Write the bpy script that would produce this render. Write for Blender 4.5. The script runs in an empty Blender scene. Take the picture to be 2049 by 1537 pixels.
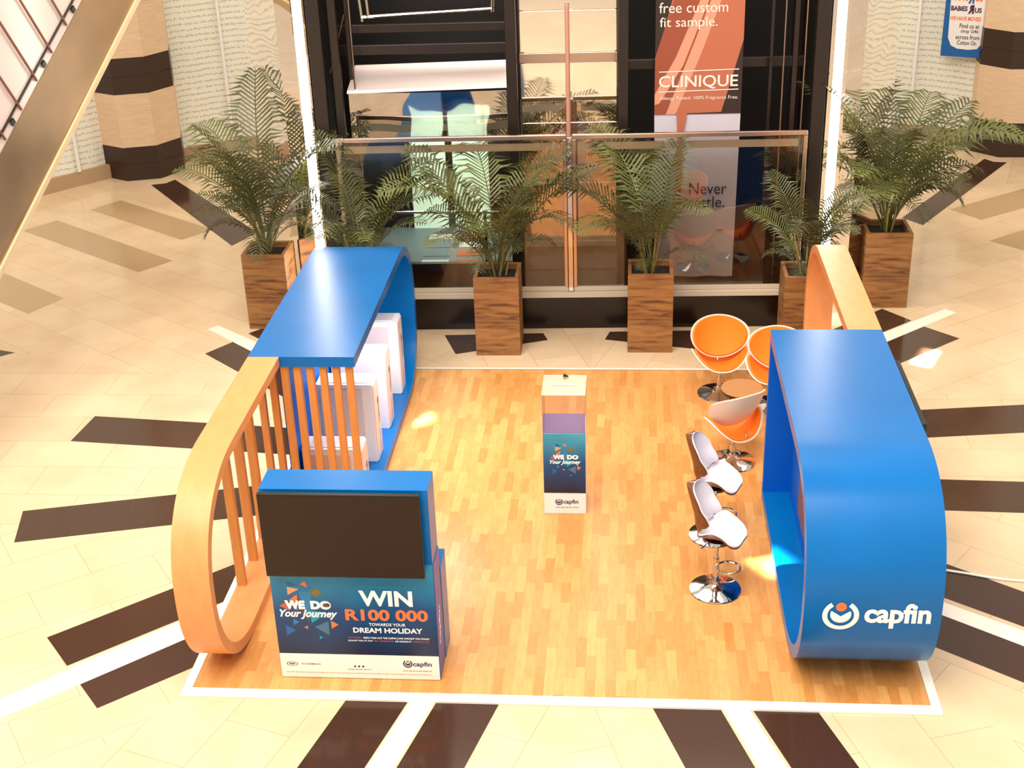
import bpy, bmesh, math, random
from mathutils import Vector, Matrix
random.seed(7)
SC = bpy.context.scene
COL = SC.collection
PI = math.pi
R = math.radians

# ------------------------------------------------------------------ camera
F_PX, CX, CY, CZ = 2684.41, 3.5575, -8.379, 6.8716
YAW, PITCH, ROLL = 0.0937, 0.4494, -0.0358
cam_d = bpy.data.cameras.new('camera')
cam = bpy.data.objects.new('camera', cam_d)
COL.objects.link(cam)
cam_d.sensor_width = 36.0
cam_d.lens = F_PX / 2049 * 36.0
cam_d.clip_end = 200
cy, sy, cp, sp = math.cos(YAW), math.sin(YAW), math.cos(PITCH), math.sin(PITCH)
fw = Vector((-sy * cp, cy * cp, -sp))
rt = Vector((cy, sy, 0))
up = rt.cross(fw)
cr, sr = math.cos(ROLL), math.sin(ROLL)
r2 = cr * rt + sr * up
u2 = -sr * rt + cr * up
mw = Matrix((r2, u2, -fw)).transposed().to_4x4()
mw.translation = Vector((CX, CY, CZ))
cam.matrix_world = mw
SC.camera = cam

# ------------------------------------------------------------------ light
SC.view_settings.view_transform = 'Standard'
SC.view_settings.look = 'None'
SC.view_settings.gamma = 1
SC.view_settings.use_curve_mapping = False
SC.view_settings.exposure = 0.28
w = bpy.data.worlds.new('atrium_light')
SC.world = w
w.use_nodes = True
w.node_tree.nodes['Background'].inputs[0].default_value = (1.0, 0.90, 0.78, 1)
w.node_tree.nodes['Background'].inputs[1].default_value = 0.80


def area(name, loc, size, power, color, target=None, sizey=None):
    d = bpy.data.lights.new(name, 'AREA')
    d.energy = power
    d.color = color
    d.size = size
    if sizey:
        d.shape = 'RECTANGLE'
        d.size_y = sizey
    o = bpy.data.objects.new(name, d)
    COL.objects.link(o)
    o.location = loc
    if target:
        o.rotation_euler = (Vector(target) - Vector(loc)).to_track_quat('-Z', 'Y').to_euler()
    return o


area('skylight', (0.5, -4.0, 14.0), 11.0, 3000, (1.0, 0.92, 0.80), (2.0, 0.5, 0))
area('skylight_rear', (3.0, 11.0, 14.0), 8.0, 520, (1.0, 0.92, 0.80), (3.0, 12.0, 0))


def patch_lamp(name, loc, target, sx, sy, power, roll=0):  # added narrow area lamp out of view, aimed to lay one sun patch
    o = area(name, loc, sx, power, (1.0, 0.93, 0.80), target, sy)
    o.data.spread = R(.7)
    o.rotation_euler.rotate_axis('Z', roll)
    return o


patch_lamp('sun_patch_lamp', (-6.0, 1.2, 9.0), (4.92, 1.98, 0.05), .30, .22, 4, R(20))
patch_lamp('sun_patch_lamp', (7.5, 1.0, 9.0), (1.35, 4.80, 0.05), .34, .10, 2.2, R(10))
patch_lamp('sun_patch_lamp', (-7.0, 2.0, 9.0), (-2.3, 4.75, 0), .14, 1.1, 10, R(-12))
patch_lamp('sun_patch_lamp', (12.0, 3.0, 9.0), (7.15, 6.6, 0), .5, .14, 8, R(10))


# ------------------------------------------------------------------ materials
def lin(c):
    return tuple(((v / 255) / 12.92 if v / 255 <= .04045 else ((v / 255 + .055) / 1.055) ** 2.4) for v in c) + (1,)


def mat(name, rgb, rough=.5, metal=0.0, noise=0.0, nscale=6.0, spec=None, emit=0.0, coat=0.0, bump=0.0, bscale=200, stretch=None):
    m = bpy.data.materials.new(name)
    m.use_nodes = True
    nt = m.node_tree
    b = nt.nodes['Principled BSDF']
    b.inputs['Roughness'].default_value = rough
    b.inputs['Metallic'].default_value = metal
    b.inputs['Base Color'].default_value = lin(rgb)
    if spec is not None:
        b.inputs['Specular IOR Level'].default_value = spec
    if coat:
        b.inputs['Coat Weight'].default_value = coat
        b.inputs['Coat Roughness'].default_value = .05
    if emit:
        b.inputs['Emission Color'].default_value = lin(rgb)
        b.inputs['Emission Strength'].default_value = emit
    tc = nt.nodes.new('ShaderNodeTexCoord')
    if noise:
        n = nt.nodes.new('ShaderNodeTexNoise')
        n.inputs['Scale'].default_value = nscale
        n.inputs['Detail'].default_value = 5
        mp = nt.nodes.new('ShaderNodeMapping')
        if stretch:
            mp.inputs['Scale'].default_value = stretch
        nt.links.new(tc.outputs['Object'], mp.inputs[0])
        nt.links.new(mp.outputs[0], n.inputs['Vector'])
        r = nt.nodes.new('ShaderNodeValToRGB')
        c = lin(rgb)
        r.color_ramp.elements[0].position = .3
        r.color_ramp.elements[1].position = .7
        r.color_ramp.elements[0].color = tuple(v * (1 - noise) for v in c[:3]) + (1,)
        r.color_ramp.elements[1].color = tuple(min(1, v * (1 + noise)) for v in c[:3]) + (1,)
        nt.links.new(n.outputs['Fac'], r.inputs[0])
        nt.links.new(r.outputs[0], b.inputs['Base Color'])
    if bump:
        n = nt.nodes.new('ShaderNodeTexNoise')
        n.inputs['Scale'].default_value = bscale
        nt.links.new(tc.outputs['Object'], n.inputs['Vector'])
        bp = nt.nodes.new('ShaderNodeBump')
        bp.inputs['Strength'].default_value = bump
        bp.inputs['Distance'].default_value = .02
        nt.links.new(n.outputs['Fac'], bp.inputs['Height'])
        nt.links.new(bp.outputs[0], b.inputs['Normal'])
    return m


M = {}
M['blue'] = mat('blue_laminate', (0, 100, 172), .27, noise=.07, nscale=1.5, spec=.3)
M['blue_in'] = mat('blue_inner', (0, 92, 196), .5, spec=.2)
M['woodband'] = mat('light_beech', (226, 148, 90), .42, noise=.07, nscale=4, stretch=(3, 1, 1))
M['slatwood'] = mat('beech_slat', (210, 136, 68), .45, noise=.08, nscale=5, stretch=(8, 8, 1))
M['white'] = mat('white_laminate', (236, 232, 232), .35)
M['facewhite'] = mat('satin_white_face', (224, 208, 204), .3)
M['trimwhite'] = mat('white_edge_trim', (245, 240, 230), .4)
M['black'] = mat('black_plastic', (14, 11, 10), .35)
M['screen'] = mat('tv_screen', (42, 24, 14), .45, noise=.1, nscale=60, spec=.3)
M['navy'] = mat('navy_print', (8, 34, 74), .35)
M['wtext'] = mat('white_print', (250, 250, 250), .5)
M['otext'] = mat('orange_print', (240, 118, 66), .5)
M['ntext'] = mat('navy_text', (40, 46, 96), .5)
M['gtext'] = mat('grey_text', (120, 105, 110), .5)
M['rtext'] = mat('rust_text', (190, 90, 70), .5)
M['chrome'] = mat('chrome', (205, 200, 195), .06, 1.0)
M['steel'] = mat('brushed_steel', (196, 172, 156), .25, 1.0)
M['orange'] = mat('orange_fabric', (255, 122, 8), .75, noise=.03, nscale=30)
M['shellwhite'] = mat('white_shell', (238, 224, 210), .3)
M['padwhite'] = mat('white_upholstery', (226, 222, 232), .45)
M['brownshell'] = mat('walnut_shell', (112, 58, 20), .4, noise=.25, nscale=14, stretch=(1, 6, 1))
M['tabletop'] = mat('oak_tabletop', (176, 124, 76), .4, noise=.1, nscale=8, stretch=(1, 6, 1))
M['soil'] = mat('soil', (34, 20, 10), .95, noise=.4, nscale=40)
M['frond'] = mat('palm_leaf', (72, 72, 34), .5, noise=.25, nscale=3)
M['frondL'] = mat('palm_leaf_light', (90, 94, 42), .5, noise=.2, nscale=3)
M['stem'] = mat('palm_cane', (140, 120, 60), .6, noise=.2, nscale=8)
M['stone'] = mat('black_granite', (22, 8, 5), .2, noise=.15, nscale=50)
M['darksteel'] = mat('dark_bronze_steel', (34, 22, 18), .3, noise=.15, nscale=6)
M['darkin'] = mat('dark_shaft', (16, 9, 7), .55)
M['canopy'] = mat('satin_steel_canopy', (236, 218, 214), .42, .8)
M['sill'] = mat('metal_sill', (205, 190, 170), .3)
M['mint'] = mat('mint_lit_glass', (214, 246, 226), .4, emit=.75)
M['stripgrey'] = mat('grey_blue_print', (120, 140, 150), .5)
M['striporange'] = mat('orange_red_print', (205, 92, 42), .5)
M['bannerw'] = mat('banner_white', (205, 200, 214), .6)
M['skin1'] = mat('banner_rust', (150, 74, 50), .6)
M['skin2'] = mat('banner_copper', (184, 104, 76), .6)
M['skin3'] = mat('banner_pink', (214, 150, 122), .6)
M['bannerd'] = mat('banner_dark', (48, 32, 26), .6)
M['btext'] = mat('banner_text', (238, 224, 216), .6)
M['dtext'] = mat('dark_text', (36, 30, 34), .6)
M['streakglow'] = mat('reflection_streak', (255, 248, 238), .5, emit=22.0)  # glow put in for a streak of reflected light, no lamp
M['tan'] = mat('tan_stone', (216, 186, 154), .45, noise=.08, nscale=4, stretch=(1, 1, 8))
M['darkstone'] = mat('dark_stone', (48, 28, 18), .35, noise=.12, nscale=20)
M['skirt'] = mat('beige_skirting', (176, 146, 114), .5)
M['posterblue'] = mat('poster_blue', (20, 92, 160), .5)
M['purple'] = mat('purple_text', (70, 34, 70), .5)
M['vinyl'] = mat('violet_blue_panel', (82, 84, 160), .4)
M['escpanel'] = mat('escalator_bronze', (150, 124, 94), .38, .6, noise=.25, nscale=.8)
M['escedge'] = mat('cream_edge', (214, 190, 150), .5)
M['escpost'] = mat('brown_post', (120, 70, 48), .5)
M['milky'] = mat('milky_panel', (222, 205, 196), .2)
M['pink'] = mat('pink_pipe', (210, 150, 130), .4)
M['slatwall'] = mat('slatwall_mauve', (120, 80, 90), .5)
M['teal'] = mat('teal_print', (0, 150, 180), .5)
M['ltblue'] = mat('light_blue_print', (40, 120, 170), .5)
M['peach'] = mat('peach_print', (240, 160, 110), .5)
M['olive'] = mat('olive_print', (120, 110, 60), .5)
M['greyblue'] = mat('grey_blue_tri', (70, 110, 140), .5)
M['violet'] = mat('violet_top', (96, 84, 158), .4)


def glass(name, tint=(1, 1, 1), alpha=.12, rough=0.0):
    m = bpy.data.materials.new(name)
    m.use_nodes = True
    nt = m.node_tree
    for n in list(nt.nodes):
        nt.nodes.remove(n)
    o = nt.nodes.new('ShaderNodeOutputMaterial')
    t = nt.nodes.new('ShaderNodeBsdfTransparent')
    t.inputs[0].default_value = tint + (1,)
    g = nt.nodes.new('ShaderNodeBsdfGlossy')
    g.inputs['Roughness'].default_value = rough
    fr = nt.nodes.new('ShaderNodeFresnel')
    fr.inputs[0].default_value = 1.5
    add = nt.nodes.new('ShaderNodeMath')
    add.operation = 'ADD'
    add.inputs[1].default_value = alpha
    mx = nt.nodes.new('ShaderNodeMixShader')
    ge = nt.nodes.new('ShaderNodeNewGeometry')
    io = nt.nodes.new('ShaderNodeMath')
    io.operation = 'MULTIPLY_ADD'
    io.inputs[1].default_value = -.8333
    io.inputs[2].default_value = 1.5
    nt.links.new(ge.outputs['Backfacing'], io.inputs[0])
    nt.links.new(io.outputs[0], fr.inputs[0])
    nt.links.new(fr.outputs[0], add.inputs[0])
    nt.links.new(add.outputs[0], mx.inputs[0])
    nt.links.new(t.outputs[0], mx.inputs[1])
    nt.links.new(g.outputs[0], mx.inputs[2])
    nt.links.new(mx.outputs[0], o.inputs[0])
    return m


M['glass'] = glass('tinted_glass', (.82, .78, .72), .025)
M['acrylic'] = glass('clear_acrylic', (.97, .95, .93), .04, .22)


def mirror(name, rgb, rough, wave, ws):
    m = mat(name, rgb, rough, 1.0)
    nt = m.node_tree
    b = nt.nodes['Principled BSDF']
    tc = nt.nodes.new('ShaderNodeTexCoord')
    n = nt.nodes.new('ShaderNodeTexNoise')
    n.inputs['Scale'].default_value = ws
    n.inputs['Detail'].default_value = 1
    bp = nt.nodes.new('ShaderNodeBump')
    bp.inputs['Strength'].default_value = wave
    bp.inputs['Distance'].default_value = .1
    nt.links.new(tc.outputs['Object'], n.inputs['Vector'])
    nt.links.new(n.outputs['Fac'], bp.inputs['Height'])
    nt.links.new(bp.outputs[0], b.inputs['Normal'])
    return m


M['mirror'] = mirror('polished_mirror_steel', (235, 228, 222), .03, .12, 1.6)
M['mirror2'] = mirror('polished_panel', (238, 232, 224), .04, .05, 1.0)


def wave_paper():
    m = mat('printed_hoarding_sheet', (226, 220, 200), .7)
    nt = m.node_tree
    b = nt.nodes['Principled BSDF']
    tc = nt.nodes.new('ShaderNodeTexCoord')
    sep = nt.nodes.new('ShaderNodeSeparateXYZ')
    nt.links.new(tc.outputs['UV'], sep.inputs[0])
    br = nt.nodes.new('ShaderNodeTexBrick')
    br.inputs['Scale'].default_value = 1
    br.inputs['Mortar Size'].default_value = .035
    br.inputs['Mortar Smooth'].default_value = .3
    br.inputs['Brick Width'].default_value = .42
    br.inputs['Row Height'].default_value = .085
    br.inputs['Color1'].default_value = lin((236, 232, 218))
    br.inputs['Color2'].default_value = lin((230, 228, 214))
    br.inputs['Mortar'].default_value = lin((230, 228, 214))
    nt.links.new(tc.outputs['UV'], br.inputs['Vector'])
    n = nt.nodes.new('ShaderNodeTexNoise')
    n.inputs['Scale'].default_value = 1.0
    mp = nt.nodes.new('ShaderNodeMapping')
    mp.inputs['Scale'].default_value = (26, 30, 1)
    nt.links.new(tc.outputs['UV'], mp.inputs[0])
    nt.links.new(mp.outputs[0], n.inputs['Vector'])
    # small grey words: dark where noise is high near each row's middle
    mul = nt.nodes.new('ShaderNodeMath')
    mul.operation = 'MULTIPLY'
    mul.inputs[1].default_value = 2 * PI / .105
    nt.links.new(sep.outputs[1], mul.inputs[0])
    sn = nt.nodes.new('ShaderNodeMath')
    sn.operation = 'SINE'
    nt.links.new(mul.outputs[0], sn.inputs[0])
    ad = nt.nodes.new('ShaderNodeMath')
    ad.operation = 'MULTIPLY_ADD'
    ad.inputs[1].default_value = .22
    nt.links.new(sn.outputs[0], ad.inputs[0])
    nt.links.new(n.outputs['Fac'], ad.inputs[2])
    rp = nt.nodes.new('ShaderNodeValToRGB')
    rp.color_ramp.elements[0].position = .60
    rp.color_ramp.elements[1].position = .74
    rp.color_ramp.elements[0].color = (0, 0, 0, 1)
    rp.color_ramp.elements[1].color = (.8, .8, .8, 1)
    nt.links.new(ad.outputs[0], rp.inputs[0])
    mx = nt.nodes.new('ShaderNodeMixRGB')
    mx.inputs[2].default_value = lin((176, 176, 168))
    nt.links.new(rp.outputs[0], mx.inputs[0])
    nt.links.new(br.outputs[0], mx.inputs[1])
    nt.links.new(mx.outputs[0], b.inputs['Base Color'])
    return m


M['paper'] = wave_paper()


def planter_wood():
    m = mat('rough_oak_planter', (140, 90, 46), .6)
    nt = m.node_tree
    b = nt.nodes['Principled BSDF']
    tc = nt.nodes.new('ShaderNodeTexCoord')
    mp = nt.nodes.new('ShaderNodeMapping')
    mp.inputs['Scale'].default_value = (1.1, 1.1, 9)
    n = nt.nodes.new('ShaderNodeTexNoise')
    n.inputs['Scale'].default_value = 2.2
    n.inputs['Detail'].default_value = 9
    n.inputs['Distortion'].default_value = .6
    r = nt.nodes.new('ShaderNodeValToRGB')
    e = r.color_ramp.elements
    e[0].position = .33
    e[0].color = lin((84, 52, 24))
    e[1].position = .62
    e[1].color = lin((156, 108, 58))
    k = e.new(.46)
    k.color = lin((136, 88, 44))
    nt.links.new(tc.outputs['Object'], mp.inputs[0])
    nt.links.new(mp.outputs[0], n.inputs['Vector'])
    nt.links.new(n.outputs['Fac'], r.inputs[0])
    nt.links.new(r.outputs[0], b.inputs['Base Color'])
    return m


M['planter'] = planter_wood()


def parquet():
    m = mat('maple_block_parquet', (222, 160, 90), .34)
    nt = m.node_tree
    b = nt.nodes['Principled BSDF']
    tc = nt.nodes.new('ShaderNodeTexCoord')
    mp = nt.nodes.new('ShaderNodeMapping')
    mp.inputs['Rotation'].default_value = (0, 0, R(90))
    nt.links.new(tc.outputs['Object'], mp.inputs[0])
    br = nt.nodes.new('ShaderNodeTexBrick')
    br.offset = .37
    br.offset_frequency = 2
    br.squash = .78
    br.squash_frequency = 3
    br.inputs['Scale'].default_value = 1
    br.inputs['Brick Width'].default_value = .40
    br.inputs['Row Height'].default_value = .082
    br.inputs['Mortar Size'].default_value = .0006
    br.inputs['Color1'].default_value = lin((200, 132, 66))
    br.inputs['Color2'].default_value = lin((222, 160, 94))
    br.inputs['Mortar'].default_value = lin((190, 128, 64))
    nt.links.new(mp.outputs[0], br.inputs['Vector'])
    n = nt.nodes.new('ShaderNodeTexNoise')
    n.inputs['Scale'].default_value = 6
    mp2 = nt.nodes.new('ShaderNodeMapping')
    mp2.inputs['Scale'].default_value = (6, 1, 1)
    nt.links.new(tc.outputs['Object'], mp2.inputs[0])
    nt.links.new(mp2.outputs[0], n.inputs['Vector'])
    mx = nt.nodes.new('ShaderNodeMixRGB')
    mx.blend_type = 'MULTIPLY'
    mx.inputs[0].default_value = .35
    nt.links.new(br.outputs[0], mx.inputs[1])
    nt.links.new(n.outputs['Fac'], mx.inputs[2])
    sc = nt.nodes.new('ShaderNodeMixRGB')
    sc.blend_type = 'MULTIPLY'
    sc.inputs[0].default_value = 1
    sc.inputs[2].default_value = (1.2, 1.2, 1.2, 1)
    nt.links.new(mx.outputs[0], sc.inputs[1])
    nt.links.new(sc.outputs[0], b.inputs['Base Color'])
    return m


M['parquet'] = parquet()


def floor_tiles():
    """cream stone slabs laid in ten sectors round the middle of the hall"""
    m = mat('cream_stone_slabs', (230, 205, 170), .12)
    nt = m.node_tree
    b = nt.nodes['Principled BSDF']
    b.inputs['Specular IOR Level'].default_value = .35
    N = nt.nodes.new
    L = nt.links.new
    tc = N('ShaderNodeTexCoord')
    sub = N('ShaderNodeVectorMath')
    sub.operation = 'SUBTRACT'
    sub.inputs[1].default_value = (3.15, 4.3, 0)
    L(tc.outputs['Object'], sub.inputs[0])
    sp_ = N('ShaderNodeSeparateXYZ')
    L(sub.outputs[0], sp_.inputs[0])
    at = N('ShaderNodeMath')
    at.operation = 'ARCTAN2'
    L(sp_.outputs[1], at.inputs[0])
    L(sp_.outputs[0], at.inputs[1])
    dv = N('ShaderNodeMath')
    dv.operation = 'DIVIDE'
    dv.inputs[1].default_value = R(36)
    L(at.outputs[0], dv.inputs[0])
    rd = N('ShaderNodeMath')
    rd.operation = 'ROUND'
    L(dv.outputs[0], rd.inputs[0])
    ml = N('ShaderNodeMath')
    ml.operation = 'MULTIPLY'
    ml.inputs[1].default_value = -R(36)
    L(rd.outputs[0], ml.inputs[0])
    cb = N('ShaderNodeCombineXYZ')
    L(ml.outputs[0], cb.inputs[2])
    rot = N('ShaderNodeVectorRotate')
    rot.rotation_type = 'Z_AXIS'
    L(sub.outputs[0], rot.inputs['Vector'])
    L(ml.outputs[0], rot.inputs['Angle'])
    br = N('ShaderNodeTexBrick')
    br.inputs['Scale'].default_value = 1
    br.inputs['Brick Width'].default_value = 1.15
    br.inputs['Row Height'].default_value = .58
    br.inputs['Mortar Size'].default_value = .004
    br.inputs['Mortar Smooth'].default_value = 0
    br.inputs['Color1'].default_value = lin((224, 198, 164))
    br.inputs['Color2'].default_value = lin((218, 190, 156))
    br.inputs['Mortar'].default_value = lin((196, 168, 134))
    L(rot.outputs[0], br.inputs['Vector'])
    n = N('ShaderNodeTexNoise')
    n.inputs['Scale'].default_value = 1.6
    n.inputs['Detail'].default_value = 8
    L(tc.outputs['Object'], n.inputs['Vector'])
    r = N('ShaderNodeValToRGB')
    r.color_ramp.elements[0].position = .35
    r.color_ramp.elements[0].color = (.9, .87, .83, 1)
    r.color_ramp.elements[1].position = .65
    r.color_ramp.elements[1].color = (1, 1, 1, 1)
    L(n.outputs['Fac'], r.inputs[0])
    mx = N('ShaderNodeMixRGB')
    mx.blend_type = 'MULTIPLY'
    mx.inputs[0].default_value = 1
    L(br.outputs[0], mx.inputs[1])
    L(r.outputs[0], mx.inputs[2])
    L(mx.outputs[0], b.inputs['Base Color'])
    return m


M['floor'] = floor_tiles()
M['bar_dark'] = mat('dark_granite_inlay', (66, 42, 30), .12, noise=.25, nscale=90, spec=.35)
M['bar_beige'] = mat('beige_granite_inlay', (178, 150, 112), .15, noise=.1, nscale=60)
M['bar_white'] = mat('white_marble_inlay', (244, 236, 218), .12, noise=.03, nscale=6)


def print_gradient(name, z0, z1, top, mid, bot):
    """underwater scene printed on a panel: light blue at its head, navy at its foot"""
    m = mat(name, (10, 60, 110), .35)
    nt = m.node_tree
    b = nt.nodes['Principled BSDF']
    g = nt.nodes.new('ShaderNodeNewGeometry')
    s = nt.nodes.new('ShaderNodeSeparateXYZ')
    mr = nt.nodes.new('ShaderNodeMapRange')
    mr.inputs[1].default_value = z0
    mr.inputs[2].default_value = z1
    n = nt.nodes.new('ShaderNodeTexNoise')
    n.inputs['Scale'].default_value = 3
    ad = nt.nodes.new('ShaderNodeMath')
    ad.operation = 'MULTIPLY_ADD'
    ad.inputs[1].default_value = .35
    sb = nt.nodes.new('ShaderNodeMath')
    sb.operation = 'SUBTRACT'
    sb.inputs[1].default_value = .175
    r = nt.nodes.new('ShaderNodeValToRGB')
    e = r.color_ramp.elements
    e[0].color = lin(bot)
    e[1].color = lin(top)
    k = e.new(.5)
    k.color = lin(mid)
    nt.links.new(g.outputs['Position'], s.inputs[0])
    nt.links.new(g.outputs['Position'], n.inputs['Vector'])
    nt.links.new(s.outputs[2], mr.inputs[0])
    nt.links.new(n.outputs['Fac'], ad.inputs[0])
    nt.links.new(mr.outputs[0], ad.inputs[2])
    nt.links.new(ad.outputs[0], sb.inputs[0])
    nt.links.new(sb.outputs[0], r.inputs[0])
    nt.links.new(r.outputs[0], b.inputs['Base Color'])
    return m


M['print'] = print_gradient('underwater_print', .27, 1.13, (28, 142, 186), (0, 68, 120), (12, 26, 56))
M['print2'] = print_gradient('underwater_print_small', .27, .915, (60, 160, 190), (0, 72, 124), (12, 22, 50))


# ------------------------------------------------------------------ mesh helpers
class B:
    """collects faces in world coordinates; build() links them as ONE mesh object"""

    def __init__(s):
        s.bm = bmesh.new()

    def box(s, x0, x1, y0, y1, z0, z1, bev=0.0, mtx=None, mi=0):
        v = [s.bm.verts.new((x, y, z)) for z in (z0, z1) for y in (y0, y1) for x in (x0, x1)]
        if mtx is not None:
            for a in v:
                a.co = mtx @ a.co
        fs = []
        for q in ((0, 2, 3, 1), (4, 5, 7, 6), (0, 1, 5, 4), (2, 6, 7, 3), (0, 4, 6, 2), (1, 3, 7, 5)):
            f = s.bm.faces.new([v[i] for i in q])
            f.material_index = mi
            fs.append(f)
        if bev:
            ed = list({e for f in fs for e in f.edges})
            bmesh.ops.bevel(s.bm, geom=ed, offset=bev, segments=2, profile=.5, affect='EDGES')
        return s

    def poly(s, pts, mi=0):
        f = s.bm.faces.new([s.bm.verts.new(p) for p in pts])
        f.material_index = mi
        return f

    def prism(s, pts, d, mi=0):
        """closed polygon pts (3D) extruded by vector d"""
        d = Vector(d)
        a = [s.bm.verts.new(p) for p in pts]
        b_ = [s.bm.verts.new(Vector(p) + d) for p in pts]
        n = len(a)
        fs = [s.bm.faces.new(a[::-1]), s.bm.faces.new(b_)]
        for i in range(n):
            fs.append(s.bm.faces.new([a[i], a[(i + 1) % n], b_[(i + 1) % n], b_[i]]))
        for f in fs:
            f.material_index = mi
        return s

    def tube(s, pts, r, n=10, caps=True, mi=0):
        pts = [Vector(p) for p in pts]
        rs = r if isinstance(r, (list, tuple)) else [r] * len(pts)
        rings = []
        prev = None
        for i, p in enumerate(pts):
            t = (pts[min(i + 1, len(pts) - 1)] - pts[max(i - 1, 0)]).normalized()
            if prev is None:
                a = t.orthogonal().normalized()
            else:
                a = (prev - t * prev.dot(t)).normalized()
            prev = a
            b_ = t.cross(a)
            rings.append([s.bm.verts.new(p + rs[i] * (math.cos(2 * PI * k / n) * a + math.sin(2 * PI * k / n) * b_)) for k in range(n)])
        for i in range(len(rings) - 1):
            for k in range(n):
                f = s.bm.faces.new([rings[i][k], rings[i][(k + 1) % n], rings[i + 1][(k + 1) % n], rings[i + 1][k]])
                f.material_index = mi
        if caps:
            s.bm.faces.new(rings[0][::-1])
            s.bm.faces.new(rings[-1])
        return s

    def ring(s, c, rad, r, axis='z', n=32, m=8):
        rings = []
        for i in range(n):
            a = 2 * PI * i / n
            row = []
            for k in range(m):
                b_ = 2 * PI * k / m
                rr = rad + r * math.cos(b_)
                row.append(s.bm.verts.new((c[0] + rr * math.cos(a), c[1] + rr * math.sin(a), c[2] + r * math.sin(b_))))
            rings.append(row)
        for i in range(n):
            for k in range(m):
                s.bm.faces.new([rings[i][k], rings[(i + 1) % n][k], rings[(i + 1) % n][(k + 1) % m], rings[i][(k + 1) % m]])
        return s

    def lathe(s, c, prof, n=40):
        rows = []
        for rr, z in prof:
            if rr < 1e-5:
                rows.append([s.bm.verts.new((c[0], c[1], c[2] + z))])
            else:
                rows.append([s.bm.verts.new((c[0] + rr * math.cos(2 * PI * k / n), c[1] + rr * math.sin(2 * PI * k / n), c[2] + z)) for k in range(n)])
        for i in range(len(rows) - 1):
            a, b_ = rows[i], rows[i + 1]
            for k in range(n):
                k2 = (k + 1) % n
                if len(a) == 1 and len(b_) == 1:
                    continue
                if len(a) == 1:
                    s.bm.faces.new([a[0], b_[k2], b_[k]])
                elif len(b_) == 1:
                    s.bm.faces.new([a[k], a[k2], b_[0]])
                else:
                    s.bm.faces.new([a[k], a[k2], b_[k2], b_[k]])
        return s

    def build(s, name, mats, parent=None, smooth=None, mtx=None, uvf=None):
        if mtx is not None:
            s.bm.transform(mtx)
        me = bpy.data.meshes.new(name)
        bmesh.ops.recalc_face_normals(s.bm, faces=s.bm.faces)
        if parent is not None:
            off = parent_base(parent)
        else:
            xs = [v.co for v in s.bm.verts]
            off = Vector(((min(v.x for v in xs) + max(v.x for v in xs)) / 2, (min(v.y for v in xs) + max(v.y for v in xs)) / 2, min(v.z for v in xs)))
        if name in ('floor', 'kiosk_platform') or name.startswith('platform'):
            off = Vector((0, 0, 0)) if parent is None else off
        for v in s.bm.verts:
            v.co -= off
        s.bm.to_mesh(me)
        s.bm.free()
        for m in (mats if isinstance(mats, (list, tuple)) else [mats]):
            me.materials.append(m)
        if smooth is not None:
            me.polygons.foreach_set('use_smooth', [True] * len(me.polygons))
            me.set_sharp_from_angle(angle=R(smooth))
        o = bpy.data.objects.new(name, me)
        COL.objects.link(o)
        o['_base'] = list(off)
        if parent is not None:
            o.parent = parent
        else:
            o.location = off
        return o


def parent_base(p):
    return Vector(p['_base'])


def tag(o, label, cat, group=None, kind=None):
    if label:
        o['label'] = label
    if cat:
        o['category'] = cat
    if group:
        o['group'] = group
    if kind:
        o['kind'] = kind
    return o


def thing(name, loc, label, cat, group=None):
    o = bpy.data.objects.new(name, None)
    o.empty_display_size = .1
    COL.objects.link(o)
    o.location = loc
    o['_base'] = list(loc)
    return tag(o, label, cat, group)


def structure(o):
    o['kind'] = 'structure'
    return o


def dup(src, loc, rz=0, label=None, scale=1.0):
    r = src.copy()
    COL.objects.link(r)
    r.location = loc
    r.rotation_euler = (0, 0, rz)
    r.scale = (scale,) * 3
    if label:
        r['label'] = label
    for ch in list(src.children):
        c = ch.copy()
        COL.objects.link(c)
        c.parent = r
        for g in list(ch.children):
            d = g.copy()
            COL.objects.link(d)
            d.parent = c
    return r


_tc = {}


def text_mesh(s, size, bold=0.0, align='LEFT', shear=0.0, space=1.0):
    cu = bpy.data.curves.new('t', 'FONT')
    cu.body = s
    cu.size = size
    cu.offset = bold
    cu.align_x = align
    cu.shear = shear
    cu.space_character = space
    cu.resolution_u = 3
    o = bpy.data.objects.new('t', cu)
    COL.objects.link(o)
    dg = bpy.context.evaluated_depsgraph_get()
    me = bpy.data.meshes.new_from_object(o.evaluated_get(dg))
    vs = [v.co.copy() for v in me.vertices]
    fs = [list(p.vertices) for p in me.polygons]
    bpy.data.objects.remove(o)
    bpy.data.curves.remove(cu)
    bpy.data.meshes.remove(me)
    return vs, fs


def lettering(s, m, parent, O, U, V, width=None, height=None, bold=0.0, align='LEFT', shear=0.0, name='lettering', warp=None, thick=.0015):
    """text fitted into a width x height box whose lower-left corner is O, along U, upright V"""
    vs, fs = text_mesh(s, 1.0, bold, align, shear)
    xs = [v.x for v in vs]
    ys = [v.y for v in vs]
    x0, x1, y0, y1 = min(xs), max(xs), min(ys), max(ys)
    kx = (width / (x1 - x0)) if width else None
    ky = (height / (y1 - y0)) if height else None
    kx = kx or ky
    ky = ky or kx
    O, U, V = Vector(O), Vector(U).normalized(), Vector(V).normalized()
    Nn = U.cross(V)
    b = B()
    bv = []
    for v in vs:
        a, c = (v.x - x0) * kx, (v.y - y0) * ky
        if warp:
            bv.append(b.bm.verts.new(warp(a, c)))
        else:
            bv.append(b.bm.verts.new(O + U * a + V * c + Nn * thick))
    for f in fs:
        try:
            b.bm.faces.new([bv[i] for i in f])
        except ValueError:
            pass
    return b.build(name, m, parent)


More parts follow.
